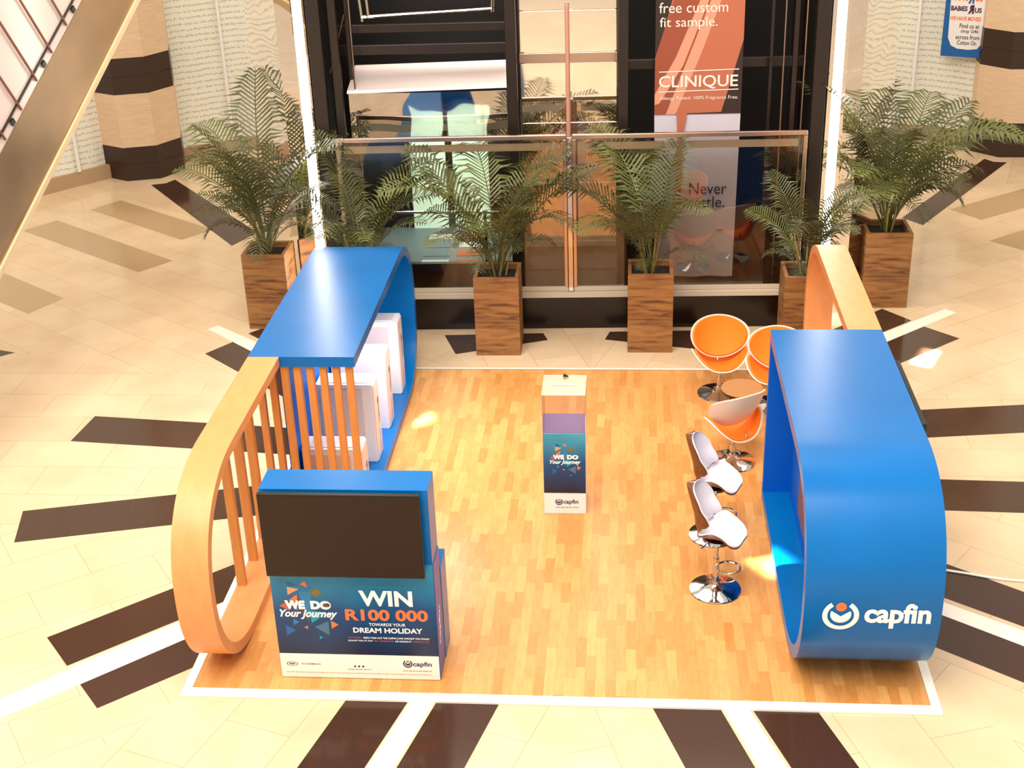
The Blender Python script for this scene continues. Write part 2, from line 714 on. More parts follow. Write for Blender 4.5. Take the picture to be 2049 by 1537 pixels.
def flat(pts2, m, parent, O, U, V, name='printed_shape', thick=.001, warp=None):
    O, U, V = Vector(O), Vector(U).normalized(), Vector(V).normalized()
    Nn = U.cross(V)
    b = B()
    for pl in pts2:
        if warp:
            b.poly([warp(a, c) for a, c in pl])
        else:
            b.poly([O + U * a + V * c + Nn * thick for a, c in pl])
    return b.build(name, m, parent)


def emblem(parent, mm, md, O, U, V, s, warp=None, thick=.0015):
    """ring open at the top with a cup inside and a dot above it, height s"""
    def arc(c, r0, r1, a0, a1, n=26):
        out = []
        for i in range(n):
            a = R(a0 + (a1 - a0) * i / n)
            b_ = R(a0 + (a1 - a0) * (i + 1) / n)
            out.append([(c[0] + r0 * math.cos(a), c[1] + r0 * math.sin(a)), (c[0] + r1 * math.cos(a), c[1] + r1 * math.sin(a)),
                        (c[0] + r1 * math.cos(b_), c[1] + r1 * math.sin(b_)), (c[0] + r0 * math.cos(b_), c[1] + r0 * math.sin(b_))])
        return out
    c = (.62 * s, .5 * s)
    qs = arc(c, .42 * s, .58 * s, 124, 416)
    # cup: lower disc with a V notch cut by the dot
    n = 24
    cup = [(c[0] + .33 * s * math.cos(R(t)), c[1] + .04 * s + .33 * s * math.sin(R(t))) for t in [155 + 230 * i / n for i in range(n + 1)]]
    cup.append((c[0], c[1] - .03 * s))
    half = len(cup) // 2
    qs2 = [cup[:half + 1] + [cup[-1]], cup[half:]]
    flat(qs + qs2, mm, parent, O, U, V, 'emblem', thick, warp)
    dot = [(c[0] + .17 * s * math.cos(2 * PI * i / 20), c[1] + .33 * s + .17 * s * math.sin(2 * PI * i / 20)) for i in range(20)]
    flat([dot], md, parent, O, U, V, 'emblem_dot', thick, warp)


def fine_print(parent, m, O, U, V, w_, h_, seed=1):
    """a row of print too small to read"""
    rnd = random.Random(seed)
    x, rects = 0, []
    while x < w_:
        k = min(rnd.uniform(1.2, 5) * h_, w_ - x)
        rects.append([(x, 0), (x + k, 0), (x + k, h_ * .6), (x, h_ * .6)])
        x += k + h_ * .6
    return flat(rects, m, parent, O, U, V, 'fine_print', .0016)


# ------------------------------------------------------------------ floor
DARK = [
    [(-4.75, 13.74), (-4.507, 13.827), (-4.412, 14.042), (-2.2, 11.2), (-2.45, 10.6)],
    [(9.754, 14.878), (9.866, 14.693), (10.084, 14.657), (8.041, 11.405), (7.794, 11.752)],
    [(-2.511, 4.903), (-2.568, 4.296), (.3, 4.0), (.3, 4.6)],
    [(-2.49, 2.809), (-2.335, 2.227), (.3, 2.88), (.3, 3.5)],
    [(-1.408, 0.739), (-1.08, 0.357), (.7, 1.95), (.4, 2.33)],
    [(-0.944, 0.197), (-0.629, -0.169), (.9, 1.17), (.6, 1.57)],
    [(-1.72, 6.636), (-1.42, 7.06), (-.1, 5.75), (-.35, 5.35)],
    [(-1.33, 7.27), (-1.05, 7.6), (.2, 6.4), (0.0, 6.05)],
    [(-5.0, 6.9), (-4.203, 6.653), (-5.0, 6.0)],
    [(1.9, 2.0), (2.4, 2.0), (1.35, -1.8), (.85, -1.8)],
    [(2.6, 2.0), (3.1, 2.0), (2.1, -1.8), (1.6, -1.8)],
    [(3.1, 2.0), (3.66, 2.0), (4.9, -1.8), (4.4, -1.8)],
    [(3.85, 2.0), (4.35, 2.0), (5.7, -1.8), (5.2, -1.8)],
    [(5.6, 2.75), (5.45, 2.2), (7.9, .47), (8.1, .9)],
    [(5.5, 1.97), (5.35, 1.43), (7.7, -.3), (7.95, .05)],
    [(6.886, 8.11), (7.19, 7.72), (5.6, 6.3), (5.6, 6.9)],
    [(7.30, 7.54), (7.667, 7.158), (5.7, 5.45), (5.7, 6.1)],
    [(5.8, 4.42), (5.8, 5.07), (8.5, 5.41), (8.4, 4.75)],
    [(5.8, 3.08), (5.8, 3.69), (8.5, 3.58), (8.4, 2.98)],
    [(1.247, 7.228), (1.457, 6.645), (2.578, 7.084), (2.509, 7.298)],
    [(3.295, 7.102), (3.355, 7.349), (4.479, 7.395), (4.485, 6.801)],
    [(5.012, 6.454), (5.3, 6.72), (5.75, 6.3), (5.4, 6.1)],
]
BEIGE = [
    [(-6.073, 11.351), (-5.706, 11.853), (-3.181, 9.962), (-3.542, 9.489)],
    [(-5.335, 12.383), (-4.999, 12.882), (-2.95, 11.35), (-3.327, 10.886)],
    [(-6.6, 10.25), (-4.282, 8.486), (-4.564, 7.928), (-6.9, 9.6)],
    [(8.59, 12.148), (8.962, 11.638), (11.4, 13.4), (11.1, 14.0)],
    [(8.853, 10.697), (9.243, 10.277), (11.6, 12.0), (11.2, 12.5)],
]
WHITE = [
    [(-1.905, 7.409), (-1.802, 7.533), (0.1, 5.95), (-.1, 5.75)],
    [(7.691, 8.106), (7.807, 7.979), (6.1, 6.45), (5.9, 6.6)],
    [(-2.2, -.78), (-2.1, -1.0), (.75, 1.62), (.55, 1.83)],
    [(2.42, 2.0), (2.58, 2.0), (1.58, -1.8), (1.37, -1.8)],
    [(3.68, 2.0), (3.83, 2.0), (5.17, -1.8), (4.93, -1.8)],
    [(5.4, 2.13), (5.35, 1.98), (7.9, .13), (8.0, .36)],
]
b = B()
b.poly([(-26, -26, 0), (32, -26, 0), (32, 30, 0), (-26, 30, 0)], 0)
for k, (lst, z) in enumerate(((DARK, .0012), (BEIGE, .0012), (WHITE, .0016))):
    for pl in lst:
        b.poly([(x, y, z) for x, y in pl], k + 1)
for f in b.bm.faces:
    if f.normal.z < 0:
        f.normal_flip()
b.bm.normal_update()
for f in b.bm.faces:
    if f.normal.z < 0:
        f.normal_flip()
fl = b.build('floor', [M['floor'], M['bar_dark'], M['bar_beige'], M['bar_white']])
structure(fl)

# ------------------------------------------------------------------ curved rear wall with hoarding sheets
WC = (2.9, 6.0)
WR = 11.85
b = B()
uvl = b.bm.loops.layers.uv.new('UVMap')
NA = 260
rows = []
zs = [.25, 2.5, 5, 8.5]
random.seed(3)
for i in range(NA + 1):
    a = R(8 + 164 * i / NA)
    rr = WR + .035 * math.sin(a * 60) * math.sin(a * 23) + .02 * math.sin(a * 141)
    rows.append([b.bm.verts.new((WC[0] + rr * math.cos(a), WC[1] + rr * math.sin(a), z)) for z in zs])
for i in range(NA):
    for k in range(3):
        f = b.bm.faces.new([rows[i + 1][k], rows[i][k], rows[i][k + 1], rows[i + 1][k + 1]])
        s_ = [(i + 1, k), (i, k), (i, k + 1), (i + 1, k + 1)]
        for lp, (ii, kk) in zip(f.loops, s_):
            lp[uvl].uv = (WR * R(164 * ii / NA), zs[kk])
wl = b.build('wall_rear', M['paper'], smooth=60)
structure(wl)
b = B()
pin, pout = [], []
for i in range(121):
    a = R(8 + 164 * i / 120)
    for lst, rr in ((pin, WR - .06), (pout, WR + .1)):
        lst.append((WC[0] + rr * math.cos(a), WC[1] + rr * math.sin(a)))
for i in range(120):
    q = [pin[i], pin[i + 1], pout[i + 1], pout[i]]
    v = [b.bm.verts.new((x, y, z)) for z in (0, .25) for x, y in q]
    for t in ((0, 1, 5, 4), (4, 5, 6, 7)):
        b.bm.faces.new([v[j] for j in t])
structure(b.build('baseboard_rear', M['skirt']))
for k, ang in enumerate((112.2, 118.5, 124.5, 139, 66.5, 60.5)):
    b = B()
    a = R(ang)
    ca, sa = math.cos(a), math.sin(a)
    mt = Matrix.Translation((WC[0] + (WR - .075) * ca, WC[1] + (WR - .075) * sa, 0)) @ Matrix.Rotation(a, 4, 'Z')
    b.box(-.012, .012, -.025, .025, .25, 8, mtx=mt)
    structure(b.build('trim_%d' % (k + 1), M['white']))


def oct_column(name, c, side, label, flip=1):
    t = thing(name, (c[0], c[1], 0), label, 'column', 'octagonal striped stone columns')
    Rr = side / (2 * math.sin(PI / 8))
    def ringp(r_, z):
        return [(c[0] + r_ * math.cos(R(22.5 + 45 * k) + flip), c[1] + r_ * math.sin(R(22.5 + 45 * k) + flip), z) for k in range(8)]
    z = 0
    i = 0
    for z0, z1, mm in ((0, .3, 'darkstone'), (.304, .6, 'darkstone'), (.6, 1.53, 'tan'), (1.53, 1.83, 'darkstone'), (1.834, 2.15, 'darkstone'), (2.15, 3.05, 'tan'), (3.054, 4.0, 'tan'), (4.0, 4.6, 'darkstone'), (4.6, 8.5, 'tan')):
        b = B()
        b.prism(ringp(Rr, z0), (0, 0, z1 - z0))
        o = b.build('dark_band' if mm == 'darkstone' else 'tan_band', M[mm], t)
    return t


oct_column('striped_column', (-5.16, 14.72), .58, 'octagonal tan stone column with dark bands beside the sloping escalator on the left', .284)
oct_column('striped_column', (10.33, 15.65), .58, 'octagonal tan stone column with dark bands beside the blue-bordered moving notice on the right', -.03)

# notice on the hoarding, right
nt_ = thing('moving_notice', (9.45, 15.85, 1.55), 'blue-bordered white paper notice taped to the wrapped wall beside the right column', 'sign')
pa = math.atan2(15.85 - WC[1], 9.45 - WC[0]) - PI / 2
U = Vector((math.cos(pa), math.sin(pa), 0))
U = Vector((.93, -.37, 0)).normalized()
V = Vector((0, 0, 1))
Nn = U.cross(V)
O0 = Vector((9.02, 15.78, 1.62))


def bx(b, O, U, V, x0, x1, y0, y1, t0, t1):
    N_ = U.cross(V)
    b.prism([O + U * x0 + V * y0 + N_ * t0, O + U * x1 + V * y0 + N_ * t0, O + U * x1 + V * y1 + N_ * t0, O + U * x0 + V * y1 + N_ * t0], N_ * (t1 - t0))


b = B(); bx(b, O0, U, V, 0, .68, -.02, 1.4, -.012, 0); b.build('backing_sheet', M['posterblue'], nt_)
wh = [(.10, .30), (.16, .17), (.27, .12), (.45, .11), (.60, .13), (.65, .2), (.66, 1.38), (.07, 1.38)]
flat([wh], M['white'], nt_, O0, U, V, 'white_field')
yy = .0
lettering('TOYS', M['otext'], nt_, O0 + U * 0.122 + V * .93 + Nn * .002, U, V, 0.251, .16, bold=.05)
lettering('R', M['posterblue'], nt_, O0 + U * 0.471 + V * .89 + Nn * .002, -U, V, 0.099, .2, bold=.05, thick=-.002)
lettering('US', M['otext'], nt_, O0 + U * 0.486 + V * .93 + Nn * .002, U, V, 0.122, .16, bold=.05)
lettering('BABiES', M['purple'], nt_, O0 + U * 0.099 + V * .76 + Nn * .002, U, V, 0.274, .085, bold=.04)
lettering('R', M['purple'], nt_, O0 + U * 0.483 + V * .72 + Nn * .002, -U, V, 0.099, .15, bold=.06, thick=-.002)
lettering('US', M['purple'], nt_, O0 + U * 0.494 + V * .74 + Nn * .002, U, V, 0.114, .085, bold=.04)
lettering('WE HAVE MOVED', M['otext'], nt_, O0 + U * 0.099 + V * .60 + Nn * .002, U, V, 0.517, .07, bold=.03)
for i, (s_, x0, wd) in enumerate((('Find us at', .36, .43), ('shop G46', .40, .38), ('across from', .30, .52), ('Cotton On', .34, .42))):
    lettering(s_, M['dtext'], nt_, O0 + U * x0 * .76 + V * (.475 - .095 * i) + Nn * .002, U, V, wd * .76, .075, bold=.01)

# ------------------------------------------------------------------ escalator side, upper left
P0 = Vector((-2.95, 4.25, 2.02))
dirn = Vector((math.cos(R(79)) * math.cos(R(32)), math.sin(R(79)) * math.cos(R(32)), math.sin(R(32))))
prp = Vector((-math.sin(R(32)) * math.cos(R(79)), -math.sin(R(32)) * math.sin(R(79)), math.cos(R(32))))
hz = dirn.cross(prp)
es = thing('escalator', (-3.3, 1.2, 0), 'bronze sided escalator rising diagonally across the upper left corner', 'escalator')


def eb(name, m, a0, a1, q0, q1, t0, t1):
    b = B()
    pts = [P0 + dirn * a0 + prp * q0, P0 + dirn * a1 + prp * q0, P0 + dirn * a1 + prp * q1, P0 + dirn * a0 + prp * q1]
    b.prism([p - hz * t0 for p in pts], hz * (t0 - t1))
    return b.build(name, m, es)


A0, A1 = -3.3, 8.0
eb('side_cladding', M['escpanel'], A0, A1, .03, .76, 0, .9)
eb('edge_moulding', M['escedge'], A0, A1, -.03, .03, -.03, .9)
eb('upper_band', M['milky'], A0, A1, .76, .87, .01, .9)
eb('glass_rail_channel', M['darksteel'], A0, A1, .87, .885, -.005, .06)
eb('balustrade_panel', M['milky'], A0, A1, .885, 1.75, .02, .05)  # opaque milky colour stands in for sky reflected in the glass
for i in range(24):
    a = A0 + .2 + i * .42
    eb('post', M['escpost'], a, a + .022, .80, 1.75, -.015, .0)
for i in range(12):
    a = A0 + .4 + i * .84
    eb('bracket', M['black'], a, a + .06, .8, .86, -.02, .0)

# ------------------------------------------------------------------ lift tower (local frame turned by 1.6 degrees)
EA = 0.0283
ME = Matrix.Translation((3.165, 7.468, 0)) @ Matrix.Rotation(EA, 4, 'Z')


def el(b, name, m, parent=None, smooth=None):
    return b.build(name, m, parent, smooth, mtx=ME)


def W(x, y, z):
    return ME @ Vector((x, y, z))


# stone plinth
pl = thing('stone_plinth', W(-.3, 1.2, 0), 'low black granite plinth carrying the glass screens and lifts', 'plinth')
b = B(); b.box(-3.4, 2.75, 0, 2.6, 0, .425, .006); el(b, 'plinth_block', M['stone'], pl)
b = B(); b.box(-3.4, 2.75, -.01, .12, .427, .50, .004); el(b, 'sill', M['sill'], pl)

# glass screens in front of the lifts
for nm, x0, x1, lab in (('glass_screen', -3.15, -.335, 'tall framed glass screen before the left lift, behind the second planter'),
                        ('glass_screen', -.265, 2.55, 'tall framed glass screen before the banner, behind the third planter')):
    g = thing(nm, W((x0 + x1) / 2, .05, .50), lab, 'glass screen', 'framed glass screens on the plinth')
    b = B(); b.box(x0, x1, .04, .052, .53, 2.46); el(b, 'pane', M['glass'], g)
    b = B(); b.box(x0, x1, .02, .075, 2.47, 2.53, .008); el(b, 'top_rail', M['steel'], g)
    b = B(); b.box(x0, x1, .03, .065, .502, .56, .004); el(b, 'bottom_rail', M['sill'], g)
    b = B(); b.box(x0, x0 + .045, .02, .075, .56, 2.47, .004); el(b, 'stile', M['steel'], g)
    b = B(); b.box(x1 - .045, x1, .02, .075, .56, 2.47, .004); el(b, 'stile', M['steel'], g)
    b = B(); b.box(x0 + .10, x1 - .10, .06, .068, 2.33, 2.42); el(b, 'inner_trim', M['sill'], g)
b = B(); b.box(-.33, -.27, .0, .10, .505, 2.5, .004); el(b, 'screen_post', M['chrome'])
tag(bpy.data.objects['screen_post'], 'slim chrome post between the two glass screens', 'post')

# left lift shaft structure
HT = 6.0
ls = thing('lift_shaft_frame', W(-2.1, 1.2, .43), 'dark bronze steel frame of the left lift shaft', 'lift shaft', 'dark steel lift shaft frames')
for i, (x0, x1, y0, y1) in enumerate(((-3.42, -3.26, .30, .42), (-3.2, -3.1, .5, .6), (-3.05, -3.0, .8, .88), (-1.06, -.93, .45, .57), (-3.42, -3.3, 2.3, 2.5), (-1.06, -.93, 2.3, 2.5))):
    b = B(); b.box(x0, x1, y0, y1, .427, HT, .006); el(b, 'post', M['darksteel'], ls)
for z0, z1, y0 in ((3.35, 3.47, .9), (3.62, 3.72, .9), (4.3, 4.42, .9), (.43, .83, .2)):
    b = B(); b.box(-3.25, -1.06, y0, y0 + .08, z0, z1, .005); el(b, 'cross_beam', M['darksteel'], ls)
b = B(); b.box(-3.42, -.93, 2.5, 2.56, .427, HT); el(b, 'back_panel', M['darkin'], ls)
b = B(); b.box(-3.47, -3.425, .42, 2.56, .427, HT); el(b, 'side_panel', M['darkin'], ls)
for x in (-3.23, -2.96):
    b = B(); b.tube([(x, .66, .43), (x, .66, HT)], .012, 8); el(b, 'cable', M['steel'], ls)
b = B(); b.tube([(-3.25, .62, 3.2), (-3.02, .62, 3.9)], .008, 6); el(b, 'brace', M['steel'], ls)
b = B(); b.tube([(-3.22, .62, 1.9), (-3.0, .62, 2.4)], .008, 6); el(b, 'brace', M['steel'], ls)

# steel guard frame above the lift car
gf = thing('guard_frame', W(-1.95, .7, 3.85), 'bright steel guard frame hanging above the left lift car', 'frame')
for a_, c_ in (((-2.82, .7, 3.85), (-1.22, .7, 3.92)), ((-2.82, .7, 3.80), (-2.88, .7, 4.6)), ((-1.22, .7, 3.88), (-1.18, .7, 4.6)), ((-2.74, .7, 3.84), (-2.78, .7, 4.6))):
    b = B(); b.tube([a_, c_], .022, 8); el(b, 'rail', M['chrome'], gf)

# left lift car
lc = thing('lift_car', W(-2.0, 1.6, .43), 'glass lift car with mirrored canopy and mint lit doors', 'lift')
b = B()
b.prism([(-3.0, 1.0, 3.17), (-1.02, 1.0, 3.20), (-1.02, .60, 2.98), (-3.06, .60, 2.94)], (0, .03, .03))
el(b, 'canopy_top', M['canopy'], lc)
b = B()
N_ = 24
pr = []
for i in range(N_ + 1):
    x = -3.04 + 2.02 * i / N_
    pr.append((x, .60 - .05 * math.sin(PI * i / N_)))
rows = [[b.bm.verts.new((x, y + (.10 if k == 0 else 0) * 0, z)) for z in (2.36, 2.55, 2.75, 2.95)] for k, (x, y) in enumerate(pr)]
for i in range(N_):
    for k in range(3):
        b.bm.faces.new([rows[i][k], rows[i + 1][k], rows[i + 1][k + 1], rows[i][k + 1]])
bmesh.ops.solidify(b.bm, geom=b.bm.faces[:], thickness=.03)
el(b, 'canopy_fascia', M['mirror'], lc, 40)
b = B(); b.box(-3.0, -1.05, .65, 2.3, .50, .60); el(b, 'car_floor', M['stripgrey'], lc)
b = B(); b.box(-3.0, -1.05, 2.3, 2.36, .60, 2.36); el(b, 'rear_wall', M['darksteel'], lc)
b = B(); b.box(-3.0, -2.96, .65, 2.3, .60, 2.36); el(b, 'side_glass', M['glass'], lc)
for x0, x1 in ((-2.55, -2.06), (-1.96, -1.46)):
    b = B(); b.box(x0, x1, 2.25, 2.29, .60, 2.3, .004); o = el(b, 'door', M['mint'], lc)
for i, (x0, mm) in enumerate(((-2.3, 'stripgrey'), (-1.85, 'striporange'))):
    for j in range(4):
        b = B(); b.box(x0, x0 + .36, .75 + j * .34, .95 + j * .34, .602, .606)
        el(b, 'floor_mat', (M['white'] if (j + i) % 3 == 0 else M[mm]), lc)
b = B(); b.tube([(-2.66, .80, 1.33), (-1.2, .80, 1.31), (-1.12, .80, 1.42)], .02, 10); el(b, 'handrail', M['chrome'], lc, 40)
b = B(); b.box(-1.44, -1.40, .78, .82, .60, 1.31); el(b, 'handrail_post', M['darksteel'], lc)
b = B(); b.box(-2.98, -1.06, .62, .66, .62, .66); el(b, 'sill_rail', M['chrome'], lc)
area('lift_light', W(-2.0, 1.5, 2.3), 1.2, 22, (.85, 1, .92), W(-2.0, 1.7, .6))

# middle polished panels
mp_ = thing('mirror_wall', W(-.3, 1.0, .43), 'polished cream reflective panels between the two lifts', 'wall panel')
for x0, x1 in ((-.92, -.335), (-.315, .30)):
    for z0, z1 in ((.43, 1.62), (1.63, 2.42), (2.43, 3.18), (3.32, 3.82), (3.83, HT)):
        b = B(); b.box(x0, x1, 1.0, 1.03, z0, z1, .002); el(b, 'panel', M['mirror2'], mp_)
b = B(); b.box(-.92, .30, .97, 1.0, 3.19, 3.31, .004); el(b, 'rail', M['steel'], mp_)
b = B(); b.tube([(-.32, .93, .45), (-.32, .93, 3.9)], .028, 10); el(b, 'pipe', M['pink'], mp_, 40)

# right lift shaft
rs_ = thing('lift_shaft_frame', W(1.5, 1.2, .43), 'dark bronze steel frame of the right lift shaft around the banner', 'lift shaft', 'dark steel lift shaft frames')
for x0, x1, y0, y1 in ((.30, .42, .42, .54), (2.62, 2.78, .30, .42), (2.40, 2.46, .55, .62), (2.15, 2.19, .75, .8), (2.66, 2.78, 2.3, 2.5)):
    b = B(); b.box(x0, x1, y0, y1, .427, HT, .006); el(b, 'post', M['darksteel'], rs_)
for z0, z1 in ((3.1, 3.22), (4.3, 4.4)):
    b = B(); b.box(.42, 2.62, .9, .98, z0, z1, .005); el(b, 'cross_beam', M['darksteel'], rs_)
b = B(); b.box(.30, 2.78, 2.5, 2.56, .427, HT); el(b, 'back_panel', M['darkin'], rs_)
b = B(); b.box(2.79, 2.83, .42, 2.56, .427, HT); el(b, 'side_panel', M['darkin'], rs_)
b = B(); b.tube([(2.30, .6, .43), (2.30, .6, HT)], .010, 8); el(b, 'cable', M['steel'], rs_)
b = B(); b.tube([(2.55, .58, .43), (2.55, .58, HT)], .012, 8); el(b, 'cable', M['steel'], rs_)

# banner
bn = thing('hanging_banner', W(1.28, .60, .45), 'tall fabric banner with copper streaks above a white lower half', 'banner')
BU = Vector((math.cos(EA), math.sin(EA), 0))
BV = Vector((0, 0, 1))
BO = W(.75, .62, 0)
BN = BU.cross(BV)


def bflat(pl, m, name='printed_shape', t=.003):
    return flat([pl], m, bn, BO, BU, BV, name, t)


b = B()
nb = 30
rows = []
for i in range(nb + 1):
    x = 1.06 * i / nb
    rows.append([])
    for z in (.45, 1.1, 1.8, 2.62):
        wv = .012 * math.sin(x * 14 + z) * (2.62 - z) / 2.2 * 1.2
        xx = x * (1 - .05 * (2.62 - z) / 2.2) + .03 * (2.62 - z) / 2.2
        rows[-1].append(b.bm.verts.new(BO + BU * xx + BN * (wv - .012) + BV * z))
for i in range(nb):
    for k in range(3):
        b.bm.faces.new([rows[i][k], rows[i + 1][k], rows[i + 1][k + 1], rows[i][k + 1]])
b.build('lower_cloth', M['bannerw'], bn, 60)
b = B(); bx(b, BO, BU, BV, 0, 1.06, 2.60, 5.6, -.006, 0); b.build('upper_cloth', M['bannerd'], bn)
bflat([(0, 2.6), (.82, 2.62), (1.06, 3.5), (1.06, 5.6), (.6, 5.6), (0, 3.2)], M['skin2'], 'copper_streak', .002)
bflat([(0, 2.6), (.18, 2.6), (.9, 4.4), (.9, 5.6), (.72, 5.6), (0, 3.3)], M['skin1'], 'rust_streak', .003)
bflat([(0, 2.72), (.06, 2.74), (.34, 3.2), (.72, 4.2), (.62, 4.2), (.25, 3.3), (0, 2.85)], M['skin3'], 'pale_streak', .004)
bflat([(.14, 2.6), (.26, 2.6), (.56, 3.35), (.86, 4.2), (.74, 4.2), (.44, 3.4)], M['skin3'], 'pale_streak', .004)
bflat([(.26, 1.3), (.34, 1.3), (.35, 2.3), (.40, 2.62), (.27, 2.62), (.29, 2.3)], M['skin2'], 'drip_streak', .025)
lettering('free custom', M['btext'], bn, BO + BU * .04 + BV * 3.83, BU, BV, .82, .125, thick=.008)
lettering('fit sample.', M['btext'], bn, BO + BU * .05 + BV * 3.63, BU, BV, .69, .15, thick=.008)
lettering('CLINIQUE', M['btext'], bn, BO + BU * .05 + BV * 2.91, BU, BV, .96, .17, bold=.012, thick=.008)
for z in (3.12, 2.875):
    bflat([(.05, z), (1.02, z + .02), (1.02, z + .032), (.05, z + .012)], M['btext'], 'rule_line', .008)
lettering('Allergy Tested. 100% Fragrance Free.', M['btext'], bn, BO + BU * .06 + BV * 2.77, BU, BV, .96, .055, thick=.008)
lettering('Never', M['dtext'], bn, BO + BU * .45 + BV * 1.575, BU, BV, .47, .15, thick=.03)
lettering('settle.', M['dtext'], bn, BO + BU * .45 + BV * 1.40, BU, BV, .45, .145, thick=.03)
lettering('New', M['dtext'], bn, BO + BU * .80 + BV * 1.08, BU, BV, .10, .04, thick=.03)

# mirrored corner piers; emissive strips added for the bright streak reflected in them
def pier(xs, label, strip):
    t = thing('mirror_pier', W(xs[0][0], xs[0][1], 0), label, 'pier', 'mirrored corner piers of the lift tower')
    for (xa, ya), (xb, yb) in zip(xs[:-1], xs[1:]):
        b = B()
        d = Vector((xb - xa, yb - ya, 0)).normalized()
        n = Vector((d.y, -d.x, 0))
        for z0, z1 in ((0, 3.13), (3.14, HT)):
            b.prism([(xa, ya, z0), (xb, yb, z0), (xb, yb, z1), (xa, ya, z1)], -n * .03)
        el(b, 'mirror_facet', M['mirror'], t)
    x, y = strip
    b = B(); b.box(x - .042, x + .042, y - .03, y + .02, .02, HT, .01); el(b, 'reflection_streak', M['streakglow'], t)
    return t


pier([(-4.45, 1.5), (-3.84, .52), (-3.62, .40), (-3.44, .32)], 'mirrored corner pier with added glowing reflection streak left of the lift', (-3.54, .34))
pier([(2.80, .32), (3.02, .38), (3.24, .52), (3.85, 1.5)], 'mirrored corner pier with added glowing reflection streak right of the banner', (2.92, .33))

# ------------------------------------------------------------------ kiosk platform
kp = thing('kiosk_platform', (3.0, 3.11, 0), 'low square platform with light parquet boards and white edge trim', 'platform')
b = B(); b.box(.08, 5.92, .08, 6.14, 0, .03)
o = b.build('parquet_deck', M['parquet'], kp)
DX, DY = 6.0, 6.22
for a_, c_ in ((((0, 0), (DX, 0)), ((.08, .08), (DX - .08, .08))), (((DX, 0), (DX, DY)), ((DX - .08, .08), (DX - .08, DY - .08))),
               (((DX, DY), (0, DY)), ((DX - .08, DY - .08), (.08, DY - .08))), (((0, DY), (0, 0)), ((.08, DY - .08), (.08, .08)))):
    b = B()
    (p, q), (r_, s_) = a_, c_
    z = .034
    vs = [b.bm.verts.new(k) for k in ((*p, .002), (*q, .002), (*s_, z), (*r_, z), (*p, .02), (*q, .02))]
    b.bm.faces.new([vs[0], vs[1], vs[5], vs[4]])
    b.bm.faces.new([vs[4], vs[5], vs[2], vs[3]])
    b.bm.faces.new([vs[0], vs[3], vs[2], vs[1]])
    b.bm.faces.new([vs[0], vs[4], vs[3]])
    b.bm.faces.new([vs[1], vs[2], vs[5]])
    b.build('edge_trim', M['trimwhite'], kp)

b = B()
b.tube([(5.92, 2.05, .012), (6.4, 2.0, .012), (6.59, 1.95, .012), (6.78, 1.89, .012), (6.91, 1.86, .012), (7.08, 1.84, .012), (8.2, 1.9, .012)], .012, 8)
cb_ = b.build('floor_cable', M['trimwhite'], smooth=60)
tag(cb_, 'thin white cable curving over the floor beside the right blue arch', 'cable')

# ------------------------------------------------------------------ the two arches
Z0, Z1 = .032, 1.83
ZC, ZB = (Z0 + Z1) / 2, (Z1 - Z0) / 2
EXN = 2.35


def endx(z, a):
    k = min(1, abs((z - ZC) / ZB))
    return a * (1 - k ** EXN) ** (1 / EXN)


def cband(name, m, parent, x0, x1, yj, yc, a, sgn, th=.10):
    """C shaped band: flat top and bottom from yj to yc, rounded end of depth a towards sgn"""
    out, inn = [], []
    n = 44
    for i in range(n + 1):
        t = PI / 2 - PI * i / n
        cs, sn = math.cos(t), math.sin(t)
        ey = abs(cs) ** (2 / EXN)
        ez = math.copysign(abs(sn) ** (2 / EXN), sn)
        out.append((yc + sgn * a * ey, ZC + ZB * ez))
        inn.append((yc + sgn * (a - th) * ey, ZC + (ZB - th) * ez))
    out = [(yj, Z1)] + out + [(yj, Z0)]
    inn = [(yj, Z1 - th)] + inn + [(yj, Z0 + th)]
    b = B()
    v = []
    for (yo, zo), (yi, zi) in zip(out, inn):
        v.append([b.bm.verts.new(p) for p in ((x0, yo, zo), (x1, yo, zo), (x1, yi, zi), (x0, yi, zi))])
    for i in range(len(v) - 1):
        for k in range(4):
            b.bm.faces.new([v[i][k], v[i][(k + 1) % 4], v[i + 1][(k + 1) % 4], v[i + 1][k]])
    b.bm.faces.new(v[0])
    b.bm.faces.new(v[-1][::-1])
    return b.build(name, m, parent, 35)


TH = .10
# left arch: narrow wood band at the front, wide blue band at the rear
la = thing('kiosk_arch', (.6, 3.0, .03), 'left kiosk arch, timber slatted front loop and blue rear half', 'kiosk arch', 'rounded kiosk arches')
cband('wood_band', M['woodband'], la, .104, .394, 2.57, 1.0, 1.03, -1, .09)
cband('blue_band', M['blue'], la, .104, 1.09, 2.572, 5.30, .82, 1, TH)
b = B(); b.box(.36, .40, 2.66, 5.6, Z0 + TH, Z1 - TH); b.build('side_panel', M['blue_in'], la)
for i in range(8):
    x = .142 + .1215 * i
    b = B(); b.box(x, x + .065, 2.60, 2.66, Z0 + TH - .001, Z1 - TH + .001, .004); b.build('slat', M['slatwood'], la)
for y in (1.42, 1.82, 2.2):
    k = 1 if y >= 1 else (1 - ((1.0 - y) / (1.03 - .09)) ** EXN) ** (1 / EXN)
    hz_ = (ZB - .09) * k
    b = B(); b.box(.11, .19, y - .03, y + .03, ZC - hz_ - .006, ZC + hz_ + .006, .004); b.build('slat', M['slatwood'], la)

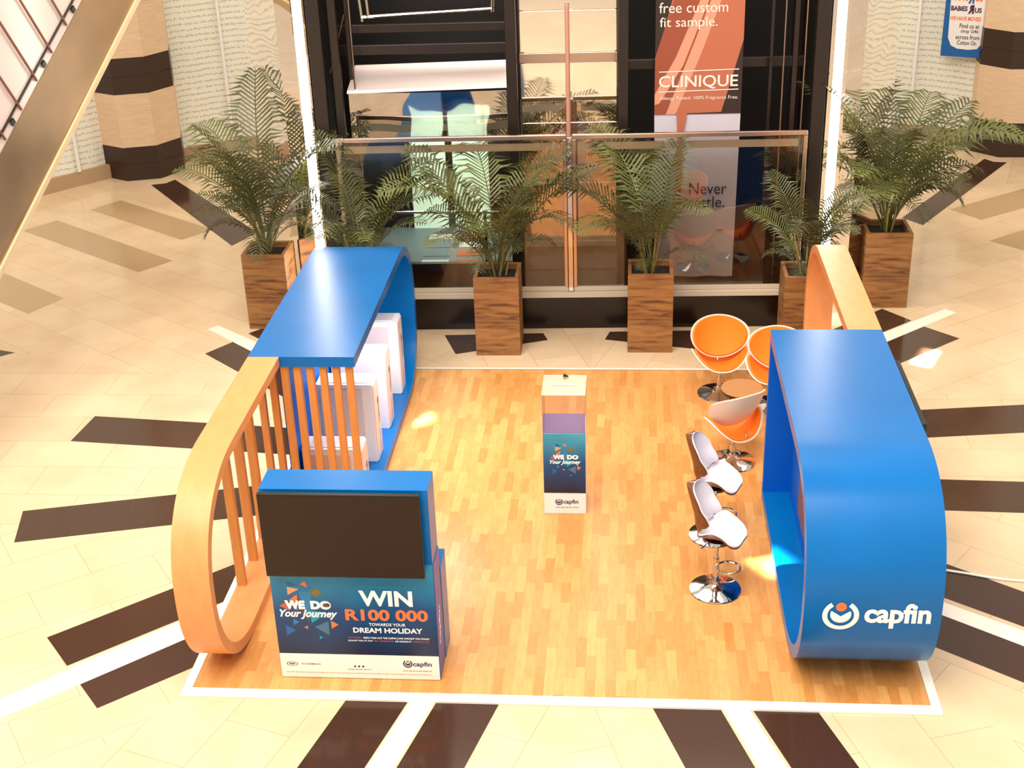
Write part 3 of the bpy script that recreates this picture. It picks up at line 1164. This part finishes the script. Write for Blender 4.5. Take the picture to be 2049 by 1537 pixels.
# right arch: blue wide band at the front, narrow wood band at the rear, solid inner body
ra = thing('kiosk_arch', (5.4, 3.0, .03), 'right kiosk arch, wide blue front loop with white emblem and lettering', 'kiosk arch', 'rounded kiosk arches')
cband('blue_band', M['blue'], ra, 4.90, 5.915, 3.22, 1.10, 1.02, -1, TH)
cband('wood_band', M['woodband'], ra, 5.605, 5.915, 3.222, 5.30, .85, 1, .09)
b = B(); b.box(4.902, 5.913, 3.14, 3.218, Z0 + TH - .002, Z1 - TH + .002); b.build('rear_partition', M['blue_in'], ra)


def inner_fill(x0, x1, name, m, y_end=3.14):
    b = B()
    n = 30
    yc, a = 1.10, 1.02 - TH + .004
    pts = []
    for i in range(n + 1):
        t = PI / 2 - PI * i / n
        cs, sn = math.cos(t), math.sin(t)
        pts.append((yc - a * abs(cs) ** (2 / EXN), ZC + (ZB - TH + .002) * math.copysign(abs(sn) ** (2 / EXN), sn)))
    pts = [(y_end, ZC + ZB - TH + .002)] + pts + [(y_end, ZC - ZB + TH - .002)]
    b.prism([(x0, y, z) for y, z in pts], (x1 - x0, 0, 0))
    return b.build(name, m, ra)


inner_fill(5.16, 5.86, 'inner_body', M['blue_in'])
for i in range(26):
    z = .34 + i * .05
    hw = endx(z, 1.0)
    y0 = 1.10 - .86 * hw + .04
    b = B(); b.box(5.148, 5.16, y0, 2.45, z, z + .034)
    b.build('slatwall_strip', M['slatwall'], ra)
for y in (1.3, 2.1):
    b = B(); b.box(5.11, 5.148, y, y + .03, .9, 1.5, .004); b.build('hook_rail', M['steel'], ra)


def warp_right(a, c):
    x = 5.028 + a
    z = .742 + c
    return (x, 1.10 - endx(z, 1.02) - .004, z)


emblem(ra, M['wtext'], M['otext'], (0, 0, 0), (1, 0, 0), (0, 0, 1), .235, warp=warp_right)


def warp_right2(a, c):
    return warp_right(a + .32, c + .0)


lettering('capfin', M['wtext'], ra, (0, 0, 0), (1, 0, 0), (0, 0, 1), .49, .235, bold=.035, warp=warp_right2)

# television on the outer side of the right arch
tv = thing('wall_television', (5.97, 2.2, 1.2), 'flat black television on outer side of right arch, seen edge-on', 'television', 'kiosk televisions')
b = B(); b.box(5.96, 6.0, 1.50, 2.74, 1.02, 1.74, .006); b.build('casing', M['black'], tv)
b = B(); b.box(6.0, 6.003, 1.52, 2.72, 1.04, 1.72); b.build('screen', M['screen'], tv)
b = B(); b.box(5.86, 5.96, 1.95, 2.3, 1.3, 1.55); b.build('wall_bracket', M['black'], tv)

# ------------------------------------------------------------------ white display units inside left arch
for i, (yb, lab) in enumerate(((5.54, 'rearmost white display unit inside the left arch'), (4.68, 'second white display unit from the rear inside left arch'),
                               (3.94, 'third white display unit from the rear inside left arch'), (3.16, 'white display unit directly behind the wooden slats of left arch'))):
    t = thing('display_unit', (.7, yb - .15, Z0 + TH), lab, 'display unit', 'white display units in the left arch')
    z0 = Z0 + TH
    z1 = 1.02 if i < 3 else .70
    b = B(); b.box(.42, 1.0, yb - .28, yb, z0, z1, .006); b.build('carcass', M['white'], t)
    b = B(); b.box(.46, .90, yb - .296, yb - .28, z0 + .04, z1 - .05, .003); b.build('front_panel', M['facewhite'], t)
    b = B(); b.box(1.0, 1.012, yb - .27, yb - .01, z0 + .01, z1 - .02, .002); b.build('side_panel', M['facewhite'], t)
    lettering('capfin', M['ntext'], t, (1.0125, yb - .11, z1 - .30), (0, 0, -1), (0, 1, 0), .22, .05, bold=.02)
    emblem(t, M['ntext'], M['otext'], (1.0125, yb - .12, z1 - .22), (0, 0, -1), (0, 1, 0), .06)
    if i < 3:
        fine_print(t, M['gtext'], (1.0125, yb - .10, z1 - .58), (0, 0, -1), (0, 1, 0), .26, .02, i)
    b = B(); b.box(.5, .95, yb - .24, yb - .04, z1, z1 + .008, .002); b.build('top_inset', M['facewhite'], t)

ll = area('arch_interior_light', (.68, 4.2, 1.66), .35, 55, (.95, .97, 1.0), (.75, 4.2, 0), 2.4)

# ------------------------------------------------------------------ front counter with television
ct = thing('promotion_counter', (1.43, .5, .03), 'blue promotional counter board with prize poster, at the front left of the platform', 'counter')
X1, X2, YF, YB, HC = .785, 2.08, .244, .55, 1.80
b = B(); b.box(X1, X2, YF + .004, YB, .032, HC, .003); b.build('board', M['blue'], ct)
b = B(); b.box(X1 + .05, X2 + .012, YB, .82, .032, .92, .004); b.build('rear_cabinet', M['blue'], ct)
b = B(); b.box(X2, X2 + .006, YF + .01, YB - .002, .04, 1.12); b.build('side_vinyl', M['vinyl'], ct)
b = B(); b.box(X1, X2, YF, YF + .004, .27, 1.135); pp = b.build('poster_print', M['print'], ct)
b = B(); b.box(X1, X2, YF, YF + .004, .036, .27); wb_ = b.build('white_band', M['trimwhite'], ct)
Ux, Vz = Vector((1, 0, 0)), Vector((0, 0, 1))


def CT(s_, m, x0, z0, x1, z1, **k):
    return lettering(s_, M[m], pp if z0 > .27 else wb_, (x0, YF - .001, z0), Ux, Vz, x1 - x0, z1 - z0, **k)


def TRI(m, pts, parent=None, y=None, t=.0006):
    return flat([pts], M[m], parent or pp, (0, YF - .0002 if y is None else y, 0), Ux, Vz, 'printed_shape', t)


tris = [('bigblueT', [(1.0, .873), (1.105, .875), (1.055, .581)], 'ltblue'), ('', [(.912, .97), (1.009, .927), (.92, .921)], 'posterblue'),
        ('', [(.913, .913), (1.005, .894), (.912, .838)], 'peach'), ('', [(1.021, .94), (1.06, .972), (1.074, .912)], 'otext'),
        ('', [(.986, .844), (.917, .788), (.974, .689)], 'otext'), ('', [(.833, .732), (.897, .771), (.917, .687)], 'rtext'),
        ('', [(1.066, .695), (1.205, .669), (1.082, .573)], 'teal'), ('', [(.934, .612), (.98, .579), (.93, .548)], 'ltblue'),
        ('', [(.867, .551), (.946, .501), (.866, .444)], 'posterblue'), ('', [(1.014, .529), (1.044, .547), (1.044, .512)], 'otext'),
        ('', [(1.237, .598), (1.294, .561), (1.237, .521)], 'otext'), ('', [(1.1, .535), (1.216, .593), (1.213, .457)], 'greyblue'),
        ('', [(1.131, .45), (1.158, .434), (1.131, .416)], 'teal')]
for i, (_, p, m_) in enumerate(tris):
    TRI(m_, p, t=.0003 + .00005 * i)
# small palm picture and brown arm picture
pc = (1.14, .865)
pts = []
for k in range(18):
    a = 2 * PI * k / 18
    r_ = .062 if k % 2 else .03
    pts.append((pc[0] + r_ * math.cos(a), pc[1] + r_ * .85 * math.sin(a)))
TRI('olive', pts, t=.0012)
TRI('brownshell', [(.985, .86), (1.0, .80), (1.03, .66), (1.085, .57), (1.03, .62), (.99, .72)], t=.0011)
CT('WE', 'wtext', .878, .704, 1.04, .787, bold=.07)
CT('DO', 'wtext', 1.085, .704, 1.25, .787, bold=.07)
TRI('brownshell', [(1.22 + .022 * math.cos(2 * PI * k / 14), .747 + .02 * math.sin(2 * PI * k / 14)) for k in range(14)], t=.0025)
CT('Your Journey', 'wtext', .83, .608, 1.295, .70, bold=.03, shear=.35)
CT('BE 1 OF 5 WINNERS TO EACH', 'teal', 1.509, .915, 1.867, .938, bold=.01)
CT('WIN', 'wtext', 1.478, .745, 1.904, .892, bold=.035)
CT('R100 000', 'otext', 1.357, .605, 2.018, .715, bold=.035)
CT('TOWARDS YOUR', 'wtext', 1.54, .556, 1.833, .584, bold=.015)
CT('DREAM HOLIDAY', 'wtext', 1.409, .488, 1.965, .538, bold=.03)
CT('TO ENTER,', 'rtext', 1.362, .431, 1.47, .448, bold=.02)
CT('SIMPLY FIND OUT THE CAPFIN LOAN AMOUNT YOU COULD', 'wtext', 1.485, .431, 2.015, .448, bold=.02)
CT('QUALIFY FOR AT ANY', 'wtext', 1.359, .402, 1.56, .418, bold=.02)
CT('PEP, ACKERMANS', 'rtext', 1.57, .402, 1.73, .418, bold=.02)
CT('OR ONLINE AT', 'wtext', 1.74, .402, 1.87, .418, bold=.02)
CT('CAPFIN.CO.ZA', 'rtext', 1.88, .402, 2.013, .418, bold=.02)
ov = []
for k in range(28):
    a, a2 = 2 * PI * k / 28, 2 * PI * (k + 1) / 28
    ov.append([(.88 + r_ * .046 * math.cos(t_), .168 + r_ * .022 * math.sin(t_)) for r_, t_ in ((1, a), (1, a2), (.86, a2), (.86, a))])
flat(ov, M['ntext'], wb_, (0, YF, 0), Ux, Vz, 'printed_oval', .0015)
CT('PEP', 'ntext', .855, .160, .905, .177, bold=.03)
CT('ACKERMANS', 'gtext', .954, .162, 1.114, .178, bold=.01)
for k in range(3):
    cx_ = 1.394 + k * .033
    TRI('dtext', [(cx_ + .009 * math.cos(2 * PI * j / 14), .155 + .009 * math.sin(2 * PI * j / 14)) for j in range(14)], t=.0015)
fine_print(wb_, M['gtext'], (1.334, YF, .122), Ux, Vz, .19, .009, 3)
emblem(wb_, M['ntext'], M['otext'], (1.785, YF - .0005, .158), Ux, Vz, .066)
CT('capfin', 'ntext', 1.868, .155, 2.02, .213, bold=.02)
fine_print(wb_, M['rtext'], (1.783, YF, .118), Ux, Vz, .235, .010, 4)
fine_print(wb_, M['skirt'], (.824, YF, .083), Ux, Vz, 1.19, .008, 5)
lettering('capfin', M['wtext'], ct, (X2 + .006, YF + .14, .32), (0, .14, .99), (0, -1, .14), .34, .09, bold=.03)

tv2 = thing('wall_television', (1.41, .2, 1.06), 'flat black television hung on the blue counter above the prize poster', 'television', 'kiosk televisions')
b = B(); b.box(.790, 2.03, .158, .200, 1.065, 1.803, .005); b.build('casing', M['black'], tv2)
b = B(); b.box(.802, 2.018, .155, .158, 1.085, 1.792); b.build('screen', M['screen'], tv2)
b = B(); b.box(1.2, 1.6, .2, YF + .004, 1.3, 1.6); b.build('wall_bracket', M['black'], tv2)
b = B(); b.box(1.38, 1.435, .155, .158, 1.069, 1.077); b.build('silver_badge', M['chrome'], tv2)

# ------------------------------------------------------------------ ballot stand
bs = thing('ballot_stand', (2.98, 3.05, .03), 'slim printed pedestal with clear acrylic entry box in the middle of the platform', 'ballot box')
bx1, bx2, by1, by2, bh, bH = 2.776, 3.182, 2.848, 3.254, .915, 1.323
b = B(); b.box(bx1, bx2, by1, by2, .032, bh, .002); b.build('pedestal', M['white'], bs)
b = B(); b.box(bx1 + .001, bx2 - .001, by1 - .003, by1, .265, bh - .002); bp_ = b.build('print_panel', M['print2'], bs)
b = B(); b.box(bx1, bx2, by1, by2, bh, bh + .003); b.build('violet_top', M['violet'], bs)
b = B()
for q in ((bx1, bx2, by1, by1 + .004, bh + .003, bH), (bx1, bx2, by2 - .004, by2, bh + .003, bH), (bx1, bx1 + .004, by1 + .004, by2 - .004, bh + .003, bH), (bx2 - .004, bx2, by1 + .004, by2 - .004, bh + .003, bH)):
    b.box(*q)
ab = b.build('acrylic_box', M['acrylic'], bs)
b = B(); b.box(bx1 - .004, bx2 + .004, by1 - .004, by2 + .004, bH, bH + .006, .001); b.build('acrylic_lid', M['acrylic'], bs)
M['edge'] = mat('acrylic_edge', (255, 240, 215), .2)
for q in ((bx1, bx2, by1 - .006, by1 - .002, bH - .004, bH + .008), (bx1, bx2, by2, by2 + .004, bH - .002, bH + .008), (bx1 + .09, bx2 - .09, (by1 + by2) / 2 - .006, (by1 + by2) / 2 + .006, bH + .007, bH + .011)):
    b = B(); b.box(*q); b.build('polished_edge', M['edge'], bs)
for x in (bx1 - .003, bx2):
    b = B(); b.box(x, x + .003, by1 - .003, by1 + .003, bh, bh + .18); b.build('polished_edge', M['edge'], bs)
b = B(); b.lathe((2.975, by2 - .02, bH + .008), [(0, 0), (.014, 0), (.014, .02), (.008, .026), (0, .026)], 12); b.box(2.985, 3.012, by2 - .035, by2 - .012, bH + .008, bH + .02); b.build('padlock', M['black'], bs)
sc_ = .645


def tb(p):
    return (2.871 + (p[0] - .878) * sc_, .637 + (p[1] - .704) * sc_)


for i, (_, p, m_) in enumerate(tris):
    flat([[tb(q) for q in p]], M[m_], bp_, (0, by1 - .003, 0), Ux, Vz, 'printed_shape', .0006 + .00005 * i)
flat([[tb(q) for q in pts]], M['olive'], bp_, (0, by1 - .003, 0), Ux, Vz, 'printed_shape', .0015)
lettering('WE', M['wtext'], bp_, (2.871, by1 - .004, .637), Ux, Vz, .105, .05, bold=.07)
lettering('DO', M['wtext'], bp_, (3.005, by1 - .004, .637), Ux, Vz, .108, .05, bold=.07)
lettering('Your Journey', M['wtext'], bp_, (2.839, by1 - .004, .575), Ux, Vz, .297, .055, bold=.03, shear=.35)
emblem(bs, M['ntext'], M['otext'], (2.882, by1 - .001, .134), Ux, Vz, .062)
lettering('capfin', M['ntext'], bs, (2.962, by1 - .0005, .131), Ux, Vz, .145, .06, bold=.02)
fine_print(bs, M['gtext'], (2.886, by1 - .0005, .10), Ux, Vz, .228, .010, 6)


# ------------------------------------------------------------------ seats
def sheet(parent, name, m, fn, nu, nv, off0, off1, outline=None):
    """two-sided shell from fn(u, v) -> (point, normal) between offsets off0 and off1 along its normal"""
    b = B()
    g0, g1 = [], []
    for i in range(nu + 1):
        r0, r1 = [], []
        for k in range(nv + 1):
            p, n = fn(i / nu, k / nv)
            r0.append(b.bm.verts.new(p + n * off0))
            r1.append(b.bm.verts.new(p + n * off1))
        g0.append(r0)
        g1.append(r1)
    for i in range(nu):
        for k in range(nv):
            b.bm.faces.new([g0[i][k], g0[i + 1][k], g0[i + 1][k + 1], g0[i][k + 1]])
            b.bm.faces.new([g1[i][k], g1[i][k + 1], g1[i + 1][k + 1], g1[i + 1][k]])
    for i in range(nu):
        for k in (0, nv):
            b.bm.faces.new([g0[i][k], g0[i + 1][k], g1[i + 1][k], g1[i][k]])
    for k in range(nv):
        for i in (0, nu):
            b.bm.faces.new([g0[i][k], g0[i][k + 1], g1[i][k + 1], g1[i][k]])
    bmesh.ops.remove_doubles(b.bm, verts=b.bm.verts[:], dist=.0004)
    return b.build(name, m, parent, 50)


def interp(tab, s):
    for (s0, v0), (s1, v1) in zip(tab[:-1], tab[1:]):
        if s <= s1:
            t = (s - s0) / (s1 - s0)
            t = t * t * (3 - 2 * t)
            return v0 + (v1 - v0) * t
    return tab[-1][1]


def bez(pts, s):
    # Catmull-Rom
    n = len(pts) - 1
    x = min(max(s * n, 0), n - 1e-6)
    i = int(x)
    t = x - i
    p0 = Vector(pts[max(i - 1, 0)])
    p1 = Vector(pts[i])
    p2 = Vector(pts[i + 1])
    p3 = Vector(pts[min(i + 2, n)])
    return .5 * ((2 * p1) + (-p0 + p2) * t + (2 * p0 - 5 * p1 + 4 * p2 - p3) * t * t + (-p0 + 3 * p1 - 3 * p2 + p3) * t ** 3)


def stool_fn(grow=1.0):
    prof = [(.235, 0, .565), (.12, 0, .572), (-.02, 0, .565), (-.13, 0, .585), (-.18, 0, .65), (-.20, 0, .76), (-.235, 0, .89), (-.28, 0, 1.02)]
    wt = [(0, .17), (.12, .19), (.30, .225), (.44, .18), (.52, .125), (.64, .16), (.84, .165), (1.0, .16)]
    ct_ = [(0, .0), (.25, .13), (.45, .05), (.54, .08), (.66, .17), (.82, .12), (1.0, .07)]

    def fn(u, v):
        s = .5 - .5 * math.cos(PI * u)
        c = bez(prof, s)
        c2 = bez(prof, min(s + .01, 1)) - bez(prof, max(s - .01, 0))
        tg = c2.normalized()
        n = Vector((0, 1, 0)).cross(tg)
        n = Vector((tg.z, 0, -tg.x))
        if s < .5 and n.z < 0 or s >= .5 and n.x < 0:
            n = -n
        t = (v * 2 - 1)
        wd = interp(wt, s) * grow * (math.sqrt(max(0.004, 1 - ((s - .80) / .20) ** 2)) if s > .80 else 1)
        wd *= math.sqrt(max(0.004, 1 - ((.10 - s) / .115) ** 2)) if s < .10 else 1
        p = c + Vector((0, 1, 0)) * (t * wd) + n * (interp(ct_, s) * t * t)
        slope = 2 * interp(ct_, s) * t / max(wd, .05)
        nn = (n - Vector((0, 1, 0)) * slope).normalized()
        return p, nn
    return fn


def chrome_base(t, h, r=.225, base='base', pole_r=.028):
    b = B(); b.lathe((0, 0, 0), [(0, 0), (r, 0), (r + .004, .004), (r, .012), (r * .8, .022), (r * .45, .036), (.06, .052), (.04, .07), (.036, .10), (0, .10)], 48)
    b.build(base, M['chrome'], t, 40)
    b = B(); b.tube([(0, 0, .08), (0, 0, h * .62)], pole_r, 20); b.tube([(0, 0, h * .6), (0, 0, h)], pole_r * .62, 16)
    b.build('pole', M['chrome'], t, 40)


def make_stool(loc, rz, label):
    t = thing('bar_stool', (0, 0, 0), label, 'bar stool', 'white padded bar stools')
    chrome_base(t, .53)
    b = B(); b.lathe((0, 0, .515), [(0, 0), (.11, 0), (.13, .012), (.12, .03), (0, .03)], 32); b.build('seat_plate', M['chrome'], t, 40)
    sheet(t, 'seat_shell', M['brownshell'], stool_fn(1.0), 48, 18, -.014, 0)
    sheet(t, 'upholstery', M['padwhite'], stool_fn(.99), 48, 18, .001, .014)
    b = B()
    n = 28
    b.tube([(.115 + .10 * math.cos(2 * PI * k / n), .10 * math.sin(2 * PI * k / n), .26) for k in range(n + 1)], .009, 8)
    b.tube([(.0, 0, .26), (.02, 0, .26)], .035, 14)
    b.build('footrest', M['chrome'], t, 40)
    b = B(); b.tube([(-.04, -.03, .53), (-.07, -.16, .51), (-.075, -.20, .52)], .006, 6); b.build('lever', M['chrome'], t)
    t.location = loc
    t.rotation_euler = (0, 0, rz)
    return t


s1 = make_stool((4.356, 1.60, .031), R(-24), 'white padded bar stool with brown shell, nearest the camera beside the blue arch')
s2 = dup(s1, (4.385, 2.50, .031), R(-22), 'white padded bar stool with brown shell, between the nearest stool and the lounge chairs')


def disc_fn(cf, a, bb, curl, power=2.4):
    """oval dish; cf maps local (x, y, z) to chair space; edges along x lift by curl"""
    def fn(u, v):
        r_ = math.sqrt(max(v, 0)) if False else v
        th = 2 * PI * u
        x, y = a * r_ * math.cos(th), bb * r_ * math.sin(th)
        k = abs(x / a)
        z = curl * k ** power + .04 * (abs(y / bb)) ** 2
        dx = curl * power * k ** (power - 1) / a * (1 if x > 0 else -1)
        dy = .08 * y / bb / bb
        n = Vector((-dx, -dy, 1)).normalized()
        return cf @ Vector((x, y, z)), (cf.to_3x3() @ n).normalized()
    return fn


def oval(parent, name, m, cf, a, bb, curl, o0, o1):
    b = B()
    nr, nt__ = 10, 48
    fn = disc_fn(cf, a, bb, curl)
    lay = []
    for off in (o0, o1):
        rows = []
        for i in range(nr + 1):
            if i == 0:
                p, n = fn(0, 0.0001)
                rows.append([b.bm.verts.new(p + n * off)])
            else:
                rows.append([b.bm.verts.new((lambda pn: pn[0] + pn[1] * off)(fn(k / nt__, i / nr))) for k in range(nt__)])
        for i in range(nr):
            for k in range(nt__):
                k2 = (k + 1) % nt__
                if i == 0:
                    b.bm.faces.new([rows[0][0], rows[1][k], rows[1][k2]])
                else:
                    b.bm.faces.new([rows[i][k], rows[i + 1][k], rows[i + 1][k2], rows[i][k2]])
        lay.append(rows)
    for k in range(nt__):
        k2 = (k + 1) % nt__
        b.bm.faces.new([lay[0][-1][k], lay[0][-1][k2], lay[1][-1][k2], lay[1][-1][k]])
    return b.build(name, m, parent, 60)


def make_lounge(loc, rz, label):
    """faces -y"""
    t = thing('lounge_chair', (0, 0, 0), label, 'lounge chair', 'orange padded swivel lounge chairs')
    chrome_base(t, .33, .24)
    seat = Matrix.Translation((0, -.03, .335)) @ Matrix.Rotation(R(-6), 4, 'X')
    back = Matrix.Translation((0, .17, .64)) @ Matrix.Rotation(R(61), 4, 'X')
    oval(t, 'seat_shell', M['shellwhite'], seat, .315, .26, .24, -.014, 0)
    oval(t, 'seat_cushion', M['orange'], seat, .302, .247, .226, .001, .022)
    oval(t, 'back_shell', M['shellwhite'], back, .325, .245, .17, -.014, 0)
    oval(t, 'back_cushion', M['orange'], back, .31, .232, .158, .001, .022)
    b = B(); b.tube([(0, .12, .335), (0, .20, .37), (0, .215, .44)], .014, 10); b.build('back_bracket', M['chrome'], t, 40)
    t.location = loc
    t.rotation_euler = (0, 0, rz)
    return t


c1 = make_lounge((4.62, 5.53, .031), R(6), 'orange padded lounge chair facing the camera at the rear edge of platform')
c2 = dup(c1, (5.20, 5.22, .031), R(-22), 'orange padded lounge chair half hidden behind the right blue arch')
c3 = dup(c1, (4.66, 3.93, .031), R(213), 'lounge chair turned away, showing its white back shell to the camera')

# round coffee table
tb_ = thing('coffee_table', (4.80, 4.66, .031), 'small round wooden table with thin legs among the lounge chairs', 'table')
b = B(); b.lathe((4.80, 4.66, 0), [(0, .505), (.215, .505), (.222, .510), (.222, .524), (.217, .528), (0, .528)], 48); b.build('tabletop', M['tabletop'], tb_, 30)
b = B(); b.lathe((4.80, 4.66, 0), [(.17, .492), (.221, .492), (.221, .5045), (.17, .5045)], 48); b.build('edge_band', M['black'], tb_, 30)
for k in range(4):
    a = R(45 + 90 * k)
    b = B(); b.tube([(4.80 + .12 * math.cos(a), 4.66 + .12 * math.sin(a), .50), (4.80 + .20 * math.cos(a), 4.66 + .20 * math.sin(a), .045)], .008, 8); b.build('leg', M['black'], tb_, 40)
b = B(); b.ring((4.80, 4.66, .041), .20, .009); b.build('foot_ring', M['black'], tb_, 60)


# ------------------------------------------------------------------ potted palms
def frond_mesh(seed, L, droop, m):
    rnd = random.Random(seed)
    b = B()
    n = 22
    pts = []
    x = z = 0
    ang = R(82)
    for i in range(n + 1):
        pts.append(Vector((x, 0, z)))
        t = i / n
        ang2 = ang - droop * (t ** 1.5)
        x += L / n * math.cos(ang2)
        z += L / n * math.sin(ang2)
    b.tube(pts, [.007 * (1 - .75 * i / n) + .001 for i in range(n + 1)], 5, mi=0)
    nl = 25
    for j in range(nl):
        t = .28 + .72 * j / nl
        f = t * n
        i = min(int(f), n - 1)
        p = pts[i].lerp(pts[i + 1], f - i)
        tg = (pts[i + 1] - pts[i]).normalized()
        upv = Vector((-tg.z, 0, tg.x))
        if upv.z < 0:
            upv = -upv
        q = (t - .28) / .72
        ll_ = .30 * (math.sin(PI * min(1, .18 + q * .82)) ** .7) * (L / 1.2) * rnd.uniform(.85, 1.1) + .03
        for sd in (-1, 1):
            out = (Vector((0, sd, 0)) * .80 + tg * .62 + upv * rnd.uniform(.12, .35)).normalized()
            wv = tg * .011
            e1 = p + out * ll_ * .5
            e2 = p + out * ll_ + Vector((0, 0, -1)) * ll_ * rnd.uniform(.22, .42)
            a0, a1 = b.bm.verts.new(p - wv * .6), b.bm.verts.new(p + wv * .6)
            m0, m1 = b.bm.verts.new(e1 - wv), b.bm.verts.new(e1 + wv)
            tp = b.bm.verts.new(e2)
            b.bm.faces.new([a0, a1, m1, m0])
            b.bm.faces.new([m0, m1, tp])
    me = bpy.data.meshes.new('frond')
    b.bm.to_mesh(me)
    b.bm.free()
    me.materials.append(m)
    return me


FM = []
for s_ in range(8):
    FM.append(frond_mesh(s_, 1.25, R([40, 75, 105, 130, 60, 95, 120, 150][s_]), M['frondL'] if s_ in (1, 5) else M['frond']))


def planter(x, y, sz, h, label, seed, height=1.0, nf=24, spread=1.0, avoid=None):
    rnd = random.Random(seed)
    t = thing('potted_palm', (x + sz / 2, y + sz / 2, 0), label, 'potted plant', 'palms in square wooden planters')
    wl_ = .045
    b = B()
    o = [(x, y), (x + sz, y), (x + sz, y + sz), (x, y + sz)]
    i_ = [(x + wl_, y + wl_), (x + sz - wl_, y + wl_), (x + sz - wl_, y + sz - wl_), (x + wl_, y + sz - wl_)]
    vo0 = [b.bm.verts.new((*p, 0.001)) for p in o]
    vo1 = [b.bm.verts.new((*p, h)) for p in o]
    vi1 = [b.bm.verts.new((*p, h)) for p in i_]
    vi0 = [b.bm.verts.new((*p, h - .2)) for p in i_]
    b.bm.faces.new(vo0[::-1])
    for k in range(4):
        k2 = (k + 1) % 4
        b.bm.faces.new([vo0[k], vo0[k2], vo1[k2], vo1[k]])
        b.bm.faces.new([vo1[k], vo1[k2], vi1[k2], vi1[k]])
        b.bm.faces.new([vi1[k], vi1[k2], vi0[k2], vi0[k]])
    b.bm.faces.new(vi0)
    b.build('planter_box', M['planter'], t)
    b = B(); b.box(x + wl_, x + sz - wl_, y + wl_, y + sz - wl_, h - .19, h - .07, .01); b.build('soil', M['soil'], t)
    cx_, cy_ = x + sz / 2, y + sz / 2
    for k in range(5):
        a = rnd.uniform(0, 2 * PI)
        r_ = rnd.uniform(.02, .10)
        p0 = Vector((cx_ + r_ * math.cos(a), cy_ + r_ * math.sin(a), h - .08))
        b = B(); b.tube([p0, p0 + Vector((.05 * math.cos(a), .05 * math.sin(a), .25)), p0 + Vector((.12 * math.cos(a), .12 * math.sin(a), .5 * height))], [.013, .011, .008], 7)
        b.build('cane', M['stem'], t, 60)
    for k in range(nf):
        q = k / nf
        a = k * 2.399 + rnd.uniform(-.3, .3)
        if avoid is not None and q < .75 and abs((a - avoid + PI) % (2 * PI) - PI) < .75:
            a += 1.7
        kind = rnd.choice([0, 1, 4, 5] if q < .45 else [1, 2, 5, 6] if q < .75 else [2, 3, 6, 7])
        o = bpy.data.objects.new('frond', FM[kind])
        COL.objects.link(o)
        o.parent = t
        r_ = rnd.uniform(.0, .09)
        low = q > .6
        o.location = (r_ * math.cos(a), r_ * math.sin(a), h - .08 + (rnd.uniform(0, .28) * height if not low else rnd.uniform(0, .08)))
        o.rotation_euler = (rnd.uniform(-.15, .15), rnd.uniform(0, .35) * spread, a)
        sc__ = height * (rnd.uniform(.9, 1.25) if q < .45 else rnd.uniform(.65, .95) if q < .75 else rnd.uniform(.45, .7))
        o.scale = (sc__, sc__, sc__)
    return t


planter(-1.345, 7.42, .56, 1.02, 'leafy palm in brown wooden planter, standing left of the blue arch', 11, 1.45, 28)
planter(1.722, 6.61, .546, 1.02, 'palm in square wooden planter before the left glass screen, left of platform centre', 22, 1.35, 22)
planter(3.58, 6.71, .546, 1.02, 'palm in square wooden planter before the banner, right of platform centre', 33, 1.3, 20, avoid=.1)
planter(5.43, 6.62, .546, 1.02, 'palm in wooden planter between the orange chairs and the right timber loop', 44, 1.0, 18, avoid=PI)
planter(6.62, 8.14, .58, 1.02, 'tall palm in wooden planter at far right, beside the right mirrored pier', 55, 1.55, 28)
planter(.05, 6.66, .546, 1.02, 'palm directly behind the left blue arch, its planter mostly hidden', 66, 1.1, 20)
